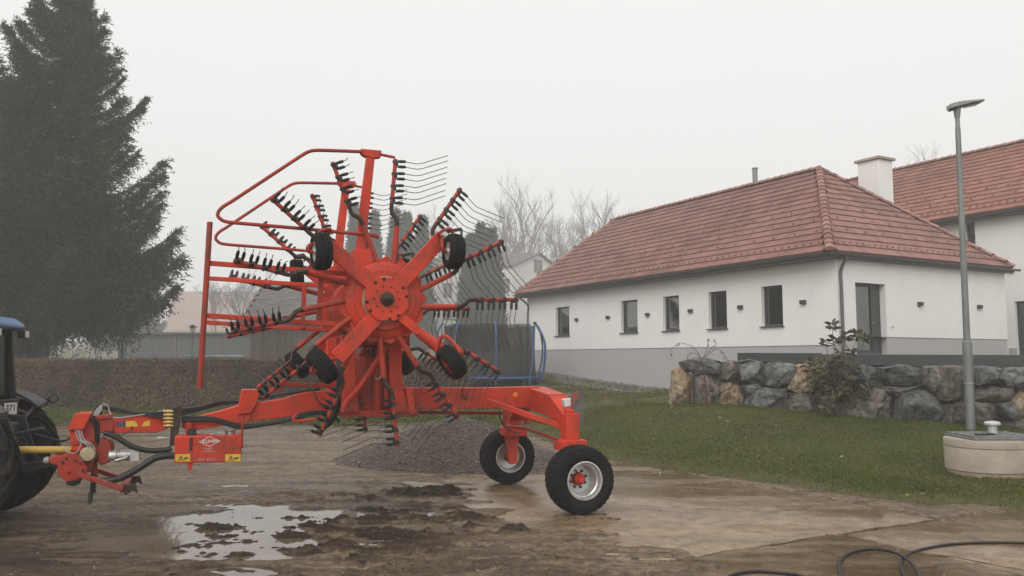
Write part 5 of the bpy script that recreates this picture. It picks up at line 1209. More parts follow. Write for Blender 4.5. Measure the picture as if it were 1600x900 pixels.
# cab
ZT = QT(8, 516, -.5).z; ZB_ = 1.28; s0 = -.20; s1 = 1.0
m = MB()
for t in (-.58, .58):
    m.bar((s0 - .06, t, ZB_ - .1), (s0 + .04, t * .93, ZT), .07, .07, up=T_); m.bar((s1, t, ZB_), (s1 - .1, t * .93, ZT), .06, .06, up=T_); m.bar((.42, t, ZB_), (.42, t * .93, ZT), .05, .05, up=T_); m.bar((s0 - .055, t, ZB_), (s1, t, ZB_), .06, .10)
m.bar((s0 - .07, -.6, ZB_ - .05), (s0 - .07, .6, ZB_ - .05), .05, .09); m.bar((s0 + .04, -.54, ZT - .03), (s0 + .04, .54, ZT - .03), .06, .06)
m.build('cab_frame', 'tractor_dark', trac, bevel=.012)
m = MB(); m.prism([Vector((s0 - .12, .62, ZT)), Vector((s1 + .1, .62, ZT)), Vector((s1 + .05, .60, ZT + .13)), Vector((s0, .60, ZT + .15)), Vector((s0 - .12, .62, ZT + .07))], (0, -1.24, 0)); m.build('cab_roof', 'tractor_blue', trac, bevel=.03)
for pts in (((s0 - .02, -.53, ZB_), (s0 - .02, .53, ZB_), (s0 + .04, .5, ZT - .06), (s0 + .04, -.5, ZT - .06)), ((s0, -.575, ZB_ + .05), (s1, -.575, ZB_ + .05), (s1 - .1, -.535, ZT), (s0 + .04, -.535, ZT)), ((s0, .575, ZB_ + .05), (s1, .575, ZB_ + .05), (s1 - .1, .535, ZT), (s0 + .04, .535, ZT)), ((s1, -.53, ZB_ + .05), (s1, .53, ZB_ + .05), (s1 - .1, .5, ZT), (s1 - .1, -.5, ZT))):
    m = MB(); P = [Vector(p) for p in pts]; m.prism(P, (P[1] - P[0]).cross(P[3] - P[0]).normalized() * .006); m.build('window', 'cab_glass', trac, smooth=0)
m = MB(); m.box((.3, 0, 1.2), (.5, .5, .14)); m.box((.06, 0, 1.5), (.12, .48, .6)); m.build('seat', 'tractor_dark', trac, bevel=.04)
for t in (-.5, .5):
    m = MB(); m.box((s0 - .13, t, ZT - .05), (.09, .16, .10)); wl_o = m.build('work_light', 'tractor_dark', trac, bevel=.01)
    m = MB(); m.box((s0 - .178, t, ZT - .05), (.006, .13, .075)); m.build('lens', 'lamp_white', wl_o, bevel=.002)
# tail lamp on its stalk, plate, linkage
m = MB(); a = QT(44, 648, -.78); b = QT(76, 627, -.92); m.tube([a, a.lerp(b, .6), b], .022, 8); st = m.build('lamp_stalk', 'tractor_dark', trac)
d = Vector((-1, 0, 0)); m = MB(); c = QT(82, 623, -.94); m.lathe([(.0, -.06), (.05, -.055), (.062, 0), (.062, .02), (.05, .028), (0, .03)], c, Vector((-.6, .8, 0)), 16); m.lathe([(.0, .032), (.045, .03), (.048, .024)], c, Vector((-.6, .8, 0)), 16, mi=1); m.build('tail_lamp', ['tractor_dark', 'tractor_grey'], trac)
pc = QT(16, 645, -.28); nx = Vector((-.9, .42, 0)).normalized(); ux = Vector((-nx.y, nx.x, 0)); ux = ux if (TM.to_3x3() @ ux).x > 0 else -ux
m = MB(); m.box(pc, (.20, .006, .24), (ux, nx, Z_)); lp = m.build('number_plate', 'white_print', trac, bevel=.002)
for body, dz in (('371', .055), ('4AV', -.055)):
    me = text_mesh(body, .105, 'black_plastic', .002); link(bpy.data.objects.new('lettering', me), lp, frame(pc + nx * .004 + Z_ * dz, ux, Z_, nx if ux.cross(Z_).dot(nx) > 0 else -nx))
m = MB(); m.box(pc - nx * .05, (.30, .08, .32), (ux, nx, Z_)); m.build('plate_bracket', 'tractor_dark', trac, bevel=.01)
for t in (-.36, .36):
    m = MB(); m.bar((-.15, t * .8, .62), (-.92, t * .62, .72), .06, .09); m.bar((-.45, t * .8, 1.2), (-.62, t * .72, .70), .04, .04, up=T_); m.bar((.0, t * .7, 1.25), (-.46, t * .8, 1.2), .06, .08); m.build('lower_link', 'tractor_dark', trac, bevel=.006)
m = MB(); m.tube([(-.25, 0, 1.0), (-.75, 0, 1.1)], .03, 10); m.build('top_link', 'tractor_dark', trac)
m = MB(); m.box((-.28, 0, .80), (.2, .5, .5)); m.box((-.34, 0, 1.12), (.16, .8, .12)); m.build('rear_housing', 'tractor_dark', trac, bevel=.03)
for p in ([(8, 672, -.1), (30, 668, -.3), (60, 680, -.3), (95, 689, -.4), (110, 684, -.5)], [(2, 676, .2), (28, 690, .1), (45, 705, 0), (50, 725, -.1), (40, 745, -.1)], [(0, 690, .3), (18, 700, .3), (28, 728, .2)], [(25, 668, -.2), (40, 690, -.2), (50, 712, -.2)]):
    m = MB(); m.tube(smoothpath([QT(*q) for q in p], 6), .014, 8); m.build('hose', 'hose', trac)
m = MB(); m.bar(QT(28, 665, -.55), QT(60, 628, -.70), .035, .035, up=T_); m.bar(QT(26, 640, -.5), QT(52, 648, -.72), .03, .03, up=T_); m.build('fender_strut', 'tractor_grey', trac, bevel=.004)
# ================================================================== trees and shrubs
def needle_cloud(P, Dv, ln, wd, mat_name, name, parent, off):
    """P (n,3) roots, Dv (n,3) unit directions: slender leaf-like triangles pairs"""
    n = len(P); r = RNG.normal(0, 1, (n, 3)); s = np.cross(Dv, r); s /= np.linalg.norm(s, axis=1)[:, None] + 1e-9
    ln = np.broadcast_to(ln, n)[:, None]; wd = np.broadcast_to(wd, n)[:, None]
    V = np.stack([P, P + Dv * ln * .45 + s * wd, P + Dv * ln, P + Dv * ln * .45 - s * wd], 1).reshape(-1, 3)
    i = np.arange(n)[:, None] * 4; F = np.c_[i, i + 1, i + 2, i + 3]
    return mesh_obj(name, fast_mesh(name, V - np.array(off), F, mat_name), parent)
def unit(v): return v / (np.linalg.norm(v, axis=1)[:, None] + 1e-9)

def spruce(base, height, rad, z_low, nbr, mat, label, group=None, seed=1, dens=1.0, lean=(0, 0), tw=.30):
    g = np.random.default_rng(seed); base = Vector(base); t = thing('spruce_tree', label, 'tree', T(base), group)
    m = MB(); k = 10
    m.tube([(lean[0] * i / k, lean[1] * i / k, height * .97 * i / k - (.3 if i == 0 else 0)) for i in range(k + 1)], [max(.02, height * .0225 * (1 - i / k) ** .85) * (1.25 if i == 0 else 1) for i in range(k + 1)], 12); m.build('trunk', 'bark', t)
    P = []; Dd = []; bm = MB(); L = []
    for b in range(nbr):
        f = (b + g.uniform(0, 1)) / nbr; f = f ** 1.15; z0 = z_low + (height - z_low) * f
        ang = b * 2.39996 + g.uniform(-.5, .5); ln = rad * (1 - f) ** .86 * g.uniform(.66, 1.15) * (.82 if f < .06 else 1) + .25
        ca, sa = math.cos(ang), math.sin(ang); droop = .26 * (1 - f) + .02; n = 9; pts = []
        for i in range(n + 1):
            u = i / n; r = ln * u; z = z0 - ln * droop * math.sin(u * 2.1) * 1.05 + ln * (.30 + .40 * f) * u ** 2.6
            pts.append((ca * r + lean[0] * f, sa * r + lean[1] * f, z))
        bm.tube(pts, [max(.012, .055 * (1 - .85 * i / n) * (1 - .6 * f)) for i in range(n + 1)], 5, caps=False)
        pts = np.array(pts); m_ = int(ln * 70 * dens) + 20
        u = g.uniform(.03, 1, m_) ** .8; idx = np.minimum((u * n).astype(int), n - 1); fr = (u * n - idx)[:, None]; q = pts[idx] * (1 - fr) + pts[idx + 1] * fr; tang = unit(pts[idx + 1] - pts[idx])
        side = np.array([-sa, ca, 0.0]); sgn = np.where(g.uniform(0, 1, m_) < .5, -1, 1)[:, None]
        # hanging side twigs, each a short spray of needles
        tl = (.22 + .95 * np.sin(np.pi * (u * .8 + .12))) * min(1.25, .36 + ln * .18) * g.uniform(.4, 1.15, m_)
        td = unit(tang * g.uniform(.3, .9, (m_, 1)) + side * sgn * g.uniform(.1, 1.25, (m_, 1)) + np.array([0, 0, -1]) * g.uniform(.15, 1.15, (m_, 1)) * (1 - .6 * f) + np.array([0, 0, 1]) * .25 * f)
        ns = 9
        for s_ in range(ns):
            w = (s_ + g.uniform(0, 1, m_)) / ns; pp = q + td * (tl * w)[:, None]; pp[:, 2] -= (w * w * tl * .25) * (1 - f)
            dirn = unit(td + g.normal(0, .55, (m_, 3))); P.append(pp); Dd.append(dirn); L.append(np.full(m_, tw * (.65 + .35 * (1 - f))) * g.uniform(.6, 1.2, m_))
        # needles along the branch tip
        e = 16; uu = g.uniform(.7, 1.0, e); ii = np.minimum((uu * n).astype(int), n - 1); ff = (uu * n - ii)[:, None]; qq = pts[ii] * (1 - ff) + pts[ii + 1] * ff
        P.append(qq); Dd.append(unit(unit(pts[ii + 1] - pts[ii]) + g.normal(0, .45, (e, 3)))); L.append(g.uniform(.5, 1, e) * tw)
    bm.build('branches', 'bark', t)
    P = np.concatenate(P); Dd = np.concatenate(Dd); L = np.concatenate(L)
    needle_cloud(P, Dd, L, .10 * L + .004, mat, 'crown', t, (0, 0, 0)); return t
sb = at(58, 560, 36.0); spruce((sb.x, sb.y, 0), 19.4, 6.1, 4.6, 190, 'spruce_needle', 'tall dark spruce with drooping branches behind the hedge at left', seed=3, dens=1.15, tw=.24, lean=(.7, 0))
sb = at(-60, 560, 37.5); spruce((sb.x, sb.y, 0), 17.0, 5.0, 3.4, 90, 'spruce_needle', 'second dark spruce cut by the left edge behind the tall one', seed=5, dens=.9)
sb = at(205, 560, 135); spruce((sb.x, sb.y, .5), 20.5, 7.4, 1.0, 80, 'spruce_needle', 'faint grey conifer in the fog right of the tall spruce', seed=8, dens=.6, tw=.5)

# columnar thujas in the fog
def thuja(px, top, Y, w_px, label, seed, zb=1.0):
    g = np.random.default_rng(seed); p = at(px, top, Y); zb = min(Hs(p.x, Y), 9); h = p.z - zb; w = w_px / FPX * Y / 2
    t = thing('conical_thuja', label, 'tree', T(p.x, Y, zb), 'columnar evergreens in the fog')
    m = MB(); m.tube([(0, 0, -.2), (0, 0, h * .8)], [.22, .05], 8); m.build('trunk', 'bark', t)
    n = 9000; f = g.uniform(0, 1, n) ** 1.3; r = w * np.minimum(1, (1 - f) * 1.45) ** .9 * (1 + .22 * np.sin(f * 23 + seed) * g.uniform(0, 1, n)) * np.sqrt(g.uniform(.35, 1, n)); a = g.uniform(0, 6.283, n); r = r * (1 + .12 * np.sin(a * 3 + f * 7 + seed))
    P = np.c_[r * np.cos(a), r * np.sin(a), f * h * .96]; D = unit(np.c_[np.cos(a) * .5, np.sin(a) * .5, np.full(n, 1.0)] + g.normal(0, .35, (n, 3)))
    needle_cloud(P, D, g.uniform(.5, 1.2, n), .13, 'thuja_needle', 'crown', t, (0, 0, 0))
for i, (px, top, Y, w, lab) in enumerate(((554, 319, 105, 30, 'grey thuja cone showing left of the red guard post'), (586, 328, 108, 32, 'grey thuja cone just right of the red guard post'), (619, 326, 102, 36, 'tallest grey thuja cone above the upper right castor arm'), (636, 331, 106, 32, 'grey thuja cone pressed against the right of the tallest one'), (660, 337, 100, 34, 'rightmost grey thuja cone of the left clump'),
        (736, 368, 92, 36, 'shorter thuja cone in front of the white gabled house, leftmost of three'), (751, 350, 96, 38, 'tall thuja cone in front of the white gabled house, middle of three'), (768, 358, 93, 38, 'thuja cone nearest the white gable, rightmost of three'))):
    thuja(px, top, Y, w, lab, 40 + i)

# bare deciduous trees
def bare_tree(px, top, Y, spread, label, seed, group='bare trees in the fog', tips=False, cat='tree'):
    rnd = random.Random(seed); p = at(px, top, Y); zb = min(Hs(p.x, Y), 9.0); h = p.z - zb
    t = thing('bare_tree', label, cat, T(p.x, Y, zb), group); m = MB(); tw = []
    def grow(a, d, ln, r, lev):
        n = 4; pts = [a]; dd = d.copy()
        for i in range(n):
            dd = (dd + Vector((rnd.gauss(0, .10), rnd.gauss(0, .10), rnd.gauss(.04, .05)))).normalized(); pts.append(pts[-1] + dd * (ln / n))
        rs = [r * (1 - .5 * i / n) for i in range(n + 1)]
        (m if lev < 2 else tm).tube(pts, rs, 6 if lev < 2 else 3, caps=False)
        if lev >= 4: return
        for k in range(rnd.choice((4, 4, 5, 5)) + (4 if lev == 0 else 0)):
            u = rnd.uniform(.35, 1) if lev else rnd.uniform(.3, 1); i = min(int(u * n), n - 1); b = pts[i].lerp(pts[i + 1], u * n - i)
            o = Vector((rnd.gauss(0, 1), rnd.gauss(0, 1), 0)).normalized(); nd = (dd * rnd.uniform(.7, 1.2) + o * rnd.uniform(.45, .95) * spread + Vector((0, 0, .25))).normalized()
            grow(b, nd, ln * rnd.uniform(.48, .70), max(r * rnd.uniform(.35, .55), .012 * Y / 100), lev + 1)
    tm = MB(); grow(Vector((0, 0, -.3)), Vector((rnd.gauss(0, .03), 0, 1)), h * .50, h * .016, 0)
    zmax = max(v[2] for v in tm.v); k = h / zmax
    for q in (m, tm): q.v = [(v[0] * k, v[1] * k, v[2] * k) for v in q.v]
    m.build('trunk', 'bark_pale', t); tm.build('crown', 'bark_pale', t, smooth=0)
for i, (px, top, Y, sp, lab) in enumerate(((822, 262, 150, .9, 'tall bare tree rising right above the white gable'), (902, 284, 155, 1.0, 'broad bare tree between the gable and the long roof'), (962, 300, 160, 1.0, 'bare tree nearest to the ridge end of the long roof'), (865, 300, 170, .8, 'thin bare tree in the gap behind the tall one'), (782, 300, 165, .7, 'faint bare tree left of the white gable'), (690, 312, 185, .8, 'very faint bare tree behind the rake tines'), (652, 322, 190, .8, 'faintest bare tree above the thuja clump'),
        (372, 420, 120, .9, 'faint bare tree behind the barn, seen through the guard rails'), (345, 432, 125, .9, 'faint bare tree left of the barn roof'), (415, 405, 130, .8, 'faint bare tree rising over the barn roof'), (1432, 224, 62, 1.0, 'bare treetop poking up between white chimney and orange roof'))):
    bare_tree(px, top, Y, sp, lab, 60 + i)

# hedge
hg = thing('hedge', 'long clipped brown beech hedge behind the yard', 'hedge', T(-16, 32.4, 0)); hx0, hx1, hy0, hy1, hzt = -32.0, -1.6, 31.7, 33.1, 1.86
m = MB(); m.box((-.8 , 0, hzt / 2 - .1), (hx1 - hx0 - .3, 1.0, hzt - .2)); m.build('stems', 'twig_brown', hg, smooth=0)
n = 105000; x = RNG.uniform(hx0, hx1, n); face = RNG.uniform(0, 1, n); top = face > .68
y = np.where(top, RNG.uniform(hy0, hy1, n), hy0 + np.abs(RNG.normal(0, .10, n))) + (fbm(x * .8, x * 0 + 3, 90) - .5) * .25
zt = hzt + (fbm(x * .5, x * 0 + 9, 91) - .5) * .14; z = np.where(top, zt - np.abs(RNG.normal(0, .06, n)), RNG.uniform(0.0, 1, n) * zt); y = np.where(top, y, y + (fbm(x * 2.2, z * 2.2, 92) - .5) * .30)
D = unit(RNG.normal(0, 1, (n, 3)) + np.array([0, -.5, .3])); needle_cloud(np.c_[x, y, z], D, RNG.uniform(.05, .13, n), RNG.uniform(.018, .04, n), 'hedge_leaf', 'foliage', hg, (-16, 32.4, 0))
n = 2200; x = RNG.uniform(hx0, hx1, n); P_ = np.c_[x, RNG.uniform(hy0, hy1, n), hzt - .08 + (fbm(x * .5, x * 0 + 9, 91) - .5) * .14]; needle_cloud(P_, unit(RNG.normal(0, .35, (n, 3)) + np.array([0, 0, 1.0])), RNG.uniform(.12, .34, n), .008, 'twig_brown', 'stray_twigs', hg, (-16, 32.4, 0))
# twiggy shrub by the spruce foot
def twig_shrub(name, base, h, n, label, mat='twig_brown', cat='shrub', spread=.7, seed=1, r=.012, leaf=None, lsz=.05):
    rnd = random.Random(seed); t = thing(name, label, cat, T(base)); m = MB(); LP = []; LD = []
    for i in range(n):
        d = Vector((rnd.gauss(0, spread), rnd.gauss(0, spread), 1)).normalized(); a = Vector((rnd.gauss(0, .05), rnd.gauss(0, .05), -.05)); pts = [a]; ln = h * rnd.uniform(.6, 1.05)
        for k in range(5): d = (d + Vector((rnd.gauss(0, .12), rnd.gauss(0, .12), .06))).normalized(); pts.append(pts[-1] + d * ln / 5)
        m.tube(pts, [r * (1 - .15 * k) for k in range(6)], 5)
        for k in range(4):
            b = pts[2].lerp(pts[5], rnd.random()); d2 = (d + Vector((rnd.gauss(0, .6), rnd.gauss(0, .6), .1))).normalized(); m.tube([b, b + d2 * ln * .25], [r * .5, r * .3], 4); LP.append(b + d2 * ln * .25); LD.append(d2)
        LP.append(pts[-1]); LD.append(d)
    m.build('stems', mat, t); return t, LP, LD
b = at(28, 562, 35.0); twig_shrub('leafless_shrub', (b.x, b.y, 0), 3.2, 46, 'pale leafless shrub left of the big spruce trunk', 'bark_pale', spread=.45, seed=4, r=.022)
b = at(992, 643, 22.3); twig_shrub('young_shrub', (b.x, b.y, Hs(b.x, b.y)), .62, 9, 'small leafless twiggy shrub on the lawn left of the boulders', 'twig_brown', spread=.28, seed=9, r=.006)
# rhododendron in front of the boulders: stems with whorls of leaves
def big_leaves(par, P, D, ln, wd, mat, name='leaf', origin=(0, 0, 0)):
    """six-sided folded leaves as single pieces"""
    m = MB().add([(0, 0, 0), (.28, .35, .03), (.26, .7, .02), (0, 1, -.06), (-.26, .7, .02), (-.28, .35, .03), (0, .5, -.03)], [(0, 1, 6), (1, 2, 6), (2, 3, 6), (3, 4, 6), (4, 5, 6), (5, 0, 6)]).mesh(name, mat, 0)
    for p, d in zip(P, D):
        d = Vector(d).normalized(); u, w = perp(d); a = random.uniform(0, 6.28); u = u * math.cos(a) * 1 + w * math.sin(a); w = d.cross(u); k = random.uniform(.7, 1.15)
        if w.z < 0: u, w = -u, -w
        link(bpy.data.objects.new(name, m), par, frame(p, u * wd * k, d * ln * k, u.cross(d) * ln))
bp = gnd(1310, 668, .40); bp.z = Hs(bp.x, bp.y) + .03
sh = thing('evergreen_bush', 'leafy dark evergreen bush with two tall tufts in front of the boulders', 'bush', T(bp)); rnd = random.Random(12); Yb = bp.y
m = MB(); WP = []; WD = []
tipsx = [(1300, 505, 12), (1322, 522, 10), (1340, 520, 10), (1352, 526, 8), (1290, 532, 7), (1330, 548, 7), (1268, 565, 9), (1280, 575, 8), (1300, 562, 9), (1318, 568, 9), (1336, 572, 8), (1274, 592, 8), (1290, 590, 9), (1308, 584, 10), (1326, 592, 9), (1340, 600, 8), (1284, 606, 8), (1300, 606, 9), (1316, 610, 9), (1348, 612, 8), (1272, 606, 6), (1332, 616, 8), (1296, 622, 8), (1312, 626, 8), (1290, 636, 6), (1284, 560, 8), (1312, 552, 7), (1305, 530, 8), (1344, 590, 6), (1356, 606, 6), (1266, 580, 6)]
for x, y, nl in tipsx:
    e = at(x, y, Yb + rnd.uniform(-.35, .35)) - bp; a = Vector((rnd.gauss(0, .06), rnd.gauss(0, .06), -.05)); mid = Vector((e.x * .45, e.y * .5, e.z * .5)) ; hub = Vector((e.x * .30, e.y * .3, .42 + .25 * rnd.random())); stem = rnd.random() < .24
    pts = smoothpath([a, hub, mid, e] if stem else [hub, (hub + e) / 2 + Vector((0, 0, -.04)), e], 4); m.tube(pts, [.014 * (1 - .6 * i / (len(pts) - 1)) for i in range(len(pts))], 5)
    d0 = (pts[-1] - pts[-3]).normalized()
    for tier in range(2):
        c = e - d0 * (tier * .09)
        for k in range(nl):
            a = 2 * math.pi * k / nl + rnd.uniform(-.3, .3); u, w = perp(d0); WP.append(c + d0 * rnd.uniform(-.03, .03)); WD.append((u * math.cos(a) + w * math.sin(a)) + d0 * rnd.uniform(-.25, .9) + Vector((0, 0, rnd.uniform(-.5, .1))))
m.build('stems', 'twig_brown', sh)
sel = list(range(len(WP))); rnd.shuffle(sel); keep = sel[:295]; rest = sel[295:]
big_leaves(sh, [WP[i] for i in keep], [WD[i] for i in keep], .20, .115, 'bush_leaf')
if rest: tag(needle_cloud(np.array([WP[i][:] for i in rest]), unit(np.array([WD[i][:] for i in rest])), .19, .045, 'bush_leaf', 'foliage', sh, (0, 0, 0)), kind='stuff')
# red-leaved sapling
bp = gnd(1104, 648, .62); bp.z = Hs(bp.x, bp.y) + .02; sap = thing('young_tree', 'thin reddish sapling with a few hanging leaves by the ochre boulder', 'sapling', T(bp)); Yb = bp.y
def L_(x, y, dy=0): return at(x, y, Yb + dy) - bp
m = MB(); m.tube([(0, 0, -.1), L_(1104, 620), L_(1101, 590), L_(1097, 562)], [.016, .015, .013, .010], 7); m.build('trunk', 'twig_red', sap)
LP = []; LD = []
for pts in ([(1098, 566), (1088, 548), (1076, 539), (1062, 536), (1050, 544), (1046, 552)], [(1097, 564), (1103, 550), (1107, 532), (1107, 529)], [(1099, 560), (1110, 546), (1118, 537), (1114, 530)], [(1101, 562), (1116, 546), (1126, 548), (1133, 556), (1139, 566)], [(1095, 560), (1086, 552), (1076, 552), (1075, 558)]):
    q = smoothpath([L_(x, y, rnd.uniform(-.15, .15)) for x, y in pts], 3); m = MB(); m.tube(q, [.009 * (1 - .7 * i / (len(q) - 1)) for i in range(len(q))], 5); m.build('branch', 'twig_red', sap)
    for p in q[len(q) // 2:]:
        for _ in range(2): LP.append(p + Vector((rnd.gauss(0, .02), rnd.gauss(0, .02), 0))); LD.append(Vector((rnd.gauss(0, .3), rnd.gauss(0, .3), -1)))
big_leaves(sap, LP[::2], LD[::2], .085, .045, 'red_leaf')
m = MB(); m.tube([L_(1104, 634) - Vector((0, 0, .05)), L_(1104, 622)], .03, 8); m.build('trunk_wrap', 'twig_red', sap)
# ================================================================== street lamp
lb = gnd(1517, 676, .43); lb.z = Hs(lb.x, lb.y); LY = lb.y
lamp = thing('street_lamp', 'tall grey street lamp with flat head in front of the boulder wall', 'street lamp', T(lb))
zl = lambda y: at(1505, y, LY).z - lb.z
xt = at(1497, 210, LY).x - lb.x; tilt = xt - (at(1517, 676, LY).x - lb.x)
def lp_(z): return Vector((tilt * z / zl(210), 0, z))
z1 = zl(535)
m = MB(); m.tube([lp_(-.2), lp_(z1)], .092, 18); m.tube([lp_(z1), lp_(z1 + .03)], [.092, .066], 18); lo_ = m.build('lower_pole', 'galvanised', lamp)
m = MB(); m.tube([lp_(z1 + .02), lp_(zl(200))], [.066, .052], 16); m.build('upper_pole', 'galvanised', lamp)
m = MB(); m.tube([lp_(zl(202)), lp_(zl(180))], .045, 14); m.tube([lp_(zl(183)), lp_(zl(170))], [.055, .075], 14); m.build('spigot', 'lamp_grey', lamp)
c = lp_(zl(168)); m = MB()
hd = [(-.18, 0, .00), (-.19, .06, .05), (-.10, .15, .07), (.30, .17, .11), (.52, .12, .15), (.54, 0, .155), (.52, -.12, .15), (.30, -.17, .11), (-.10, -.15, .07), (-.19, -.06, .05)]
low = [(x, y, z - (.09 if x < .2 else .035) * (1 if abs(y) < .2 else 1)) for x, y, z in hd]; n = len(hd)
topc = [(.0, 0, .135), (.3, 0, .165)]
m.add([c + Vector(p) for p in hd + low + [(.12, 0, .15)]], [(i, (i + 1) % n, n + (i + 1) % n, n + i) for i in range(n)] + [tuple(range(2 * n - 1, n - 1, -1))] + [(i, 2 * n, (i + 1) % n) for i in range(n)])
h_ = m.build('lamp_head', 'lamp_grey', lamp, smooth=50, bevel=.006)
m = MB(); m.add([c + Vector(p) for p in ((.16, -.12, .023), (.44, -.10, .075), (.44, .10, .075), (.16, .12, .023))], [(0, 1, 2, 3)]); m.v = [(v[0], v[1], v[2] - .012) for v in m.v]; m.build('lens', 'lamp_lens', h_, smooth=0)
m = MB(); m.tube([lp_(zl(600)) + Vector((0, 0, 0)), lp_(zl(600)) + Vector((0, 0, .03))], .108, 18); m.build('band', 'steel', lamp)

# ================================================================== concrete shaft with lid and vent
tc = gnd(1596, 748, .13); tc.y += .75; R1 = .95
tk0 = Vector((tc.x + .03, tc.y + .2, Hs(tc.x, tc.y) - .02))
shaft = thing('concrete_shaft', 'round concrete shaft with metal lid on the lawn by the right edge', 'shaft', T(tk0))
R1 = tk0.x - at(1481, 690, tk0.y).x; ztop = at(1597, 690, tk0.y - R1 * .9).z - tk0.z
m = MB(); m.lathe([(R1 * .955, -.3), (R1 * .965, ztop - .52), (R1 * .955, ztop - .50)], (0, 0, 0), Z_, 64); m.build('lower_ring', 'concrete_brown', shaft)
m = MB(); m.lathe([(R1 * .94, ztop - .50), (R1 * .985, ztop - .49), (R1 * .995, ztop - .14), (R1 * .985, ztop - .13)], (0, 0, 0), Z_, 64); m.build('upper_ring', 'concrete_light', shaft)
m = MB(); m.lathe([(R1 * .975, ztop - .128), (R1, ztop - .12), (R1, ztop - .02), (R1 * .985, ztop), (0, ztop + .01)], (0, 0, 0), Z_, 64); m.build('cover_slab', 'concrete_light', shaft)
m = MB(); m.box((.12, .05, ztop + .045), (1.0, .85, .05)); m.box((.12, .05, ztop + .022), (1.06, .91, .025)); lid = m.build('metal_lid', 'galvanised', shaft, bevel=.008)
m = MB()
for i in range(14):
    for j in range(9): m.box((-.34 + i * .072, -.32 + j * .09, ztop + .073), (.045, .012, .006), (Vector((.7, .7, 0)), Vector((-.7, .7, 0)), Z_) if (i + j) % 2 else (Vector((.7, -.7, 0)), Vector((.7, .7, 0)), Z_))
tag(m.build('tread_pattern', 'galvanised', lid, smooth=0), kind='stuff')
vx = at(1557, 680, tk0.y).x - tk0.x; m = MB(); m.tube([(vx, .1, ztop + .05), (vx, .1, ztop + .23)], .07, 18); m.lathe([(.11, .20), (.125, .21), (.125, .235), (.10, .26), (.0, .275)], (vx, .1, ztop), Z_, 20); m.build('vent_pipe', 'rim_silver', shaft)
m = MB(); m.box((-.22, -.28, ztop + .085), (.18, .07, .03)); m.box((-.06, -.26, ztop + .085), (.10, .09, .04)); m.build('lid_hinge', 'steel_dark', lid, bevel=.006)

# ================================================================== black hose on the concrete
def ghose(name, pts, r, label, mat='hose'):
    P = [gnd(x, y, .024 + r + dz) for x, y, dz in pts]; b = P[0]; m = MB(); m.tube([p - b for p in smoothpath(P, 10)], r, 10); tag(m.build(name, mat, M=T(b)), label, 'hose')
ghose('rubber_hose', [(1330, 1010, 0), (1322, 930, 0), (1312, 893, 0), (1314, 874, 0), (1334, 862, 0), (1366, 858, .005), (1400, 864, .02), (1424, 880, .02), (1437, 900, .0), (1442, 930, 0), (1430, 980, 0)], .0155, 'black rubber hose in a round loop on the concrete, bottom right')
ghose('rubber_hose', [(1460, 1000, 0), (1424, 925, 0), (1411, 895, 0), (1408, 880, 0), (1418, 866, -.0), (1446, 857, 0), (1490, 850, 0), (1550, 848, 0), (1610, 849, 0), (1700, 856, 0)], .014, 'black hose running off the right edge behind the round loop')
ghose('rubber_hose', [(1120, 915, 0), (1145, 898, 0), (1180, 893, 0), (1220, 895, 0), (1258, 902, 0), (1300, 925, 0), (1325, 960, 0)], .014, 'black hose piece just entering the bottom edge left of the loop')

# ================================================================== trampoline by the house
TY = 36.0; tp = at(765, 600, TY); tz0 = Hs(tp.x, TY); TRr = 2.12
tr = thing('trampoline', 'round garden trampoline with dark safety net and blue poles by the house', 'trampoline', T(tp.x, TY, tz0 - .03)); zt_ = at(765, 505, TY).z - tz0; zf = at(765, 598, TY).z - tz0
zf = max(zf, .45)
def net_mat():
    t = NT('safety_net'); co = t.coord((1, 1, 1)); w = t.noise(60, 2, .5, co); t.set(col=(.012, .012, .013), rough=.8, alpha=t.ramp(w, [(.40, .58), (.60, .82)]))
net_mat()
m = MB(); n = 48; vs = []
for k, (z, rr) in enumerate(((zf, TRr * .97), (zf + .5, TRr * .95), ((zf + zt_) / 2, TRr * .94), (zt_ - .05, TRr * .95))):
    for i in range(n):
        a = 2 * math.pi * i / n; sag = .06 * math.sin(a * 4) ** 2 if k == 3 else 0; vs.append((math.cos(a) * rr, math.sin(a) * rr, z - sag))
m.add(vs, [(k * n + i, k * n + (i + 1) % n, (k + 1) * n + (i + 1) % n, (k + 1) * n + i) for k in range(3) for i in range(n)]); m.build('safety_net', 'safety_net', tr)
m = MB(); m.lathe([(TRr * .86, zf + .02), (TRr * 1.0, zf + .05), (TRr * 1.02, zf), (TRr * 1.0, zf - .06), (TRr * .86, zf - .02)], (0, 0, 0), Z_, 48, closed=True); m.build('edge_pad', 'tramp_blue', tr)
m = MB(); m.lathe([(0, zf - .02), (TRr * .86, zf - .01)], (0, 0, 0), Z_, 40); m.build('jumping_mat', 'black_plastic', tr)
for k in range(8):
    a = 2 * math.pi * (k + .18) / 8; c_, s_ = math.cos(a), math.sin(a); bow = 1.12
    m = MB(); m.tube(smoothpath([(c_ * TRr * 1.02, s_ * TRr * 1.02, zf - .3), (c_ * TRr * 1.04, s_ * TRr * 1.04, zf + .1), (c_ * TRr * bow, s_ * TRr * bow, (zf + zt_) / 2), (c_ * TRr * 1.06, s_ * TRr * 1.06, zt_ - .25), (c_ * TRr * .96, s_ * TRr * .96, zt_)], 5), .042, 8); m.build('pole', 'tramp_blue', tr)
    if k % 2 == 0:
        m = MB(); a2 = 2 * math.pi * (k + 1) / 8; m.tube([(c_ * TRr, s_ * TRr, zf), (c_ * TRr, s_ * TRr, -.1), (math.cos(a2) * TRr, math.sin(a2) * TRr, -.1), (math.cos(a2) * TRr, math.sin(a2) * TRr, zf)], .025, 8); m.build('leg', 'galvanised', tr)
m = MB()
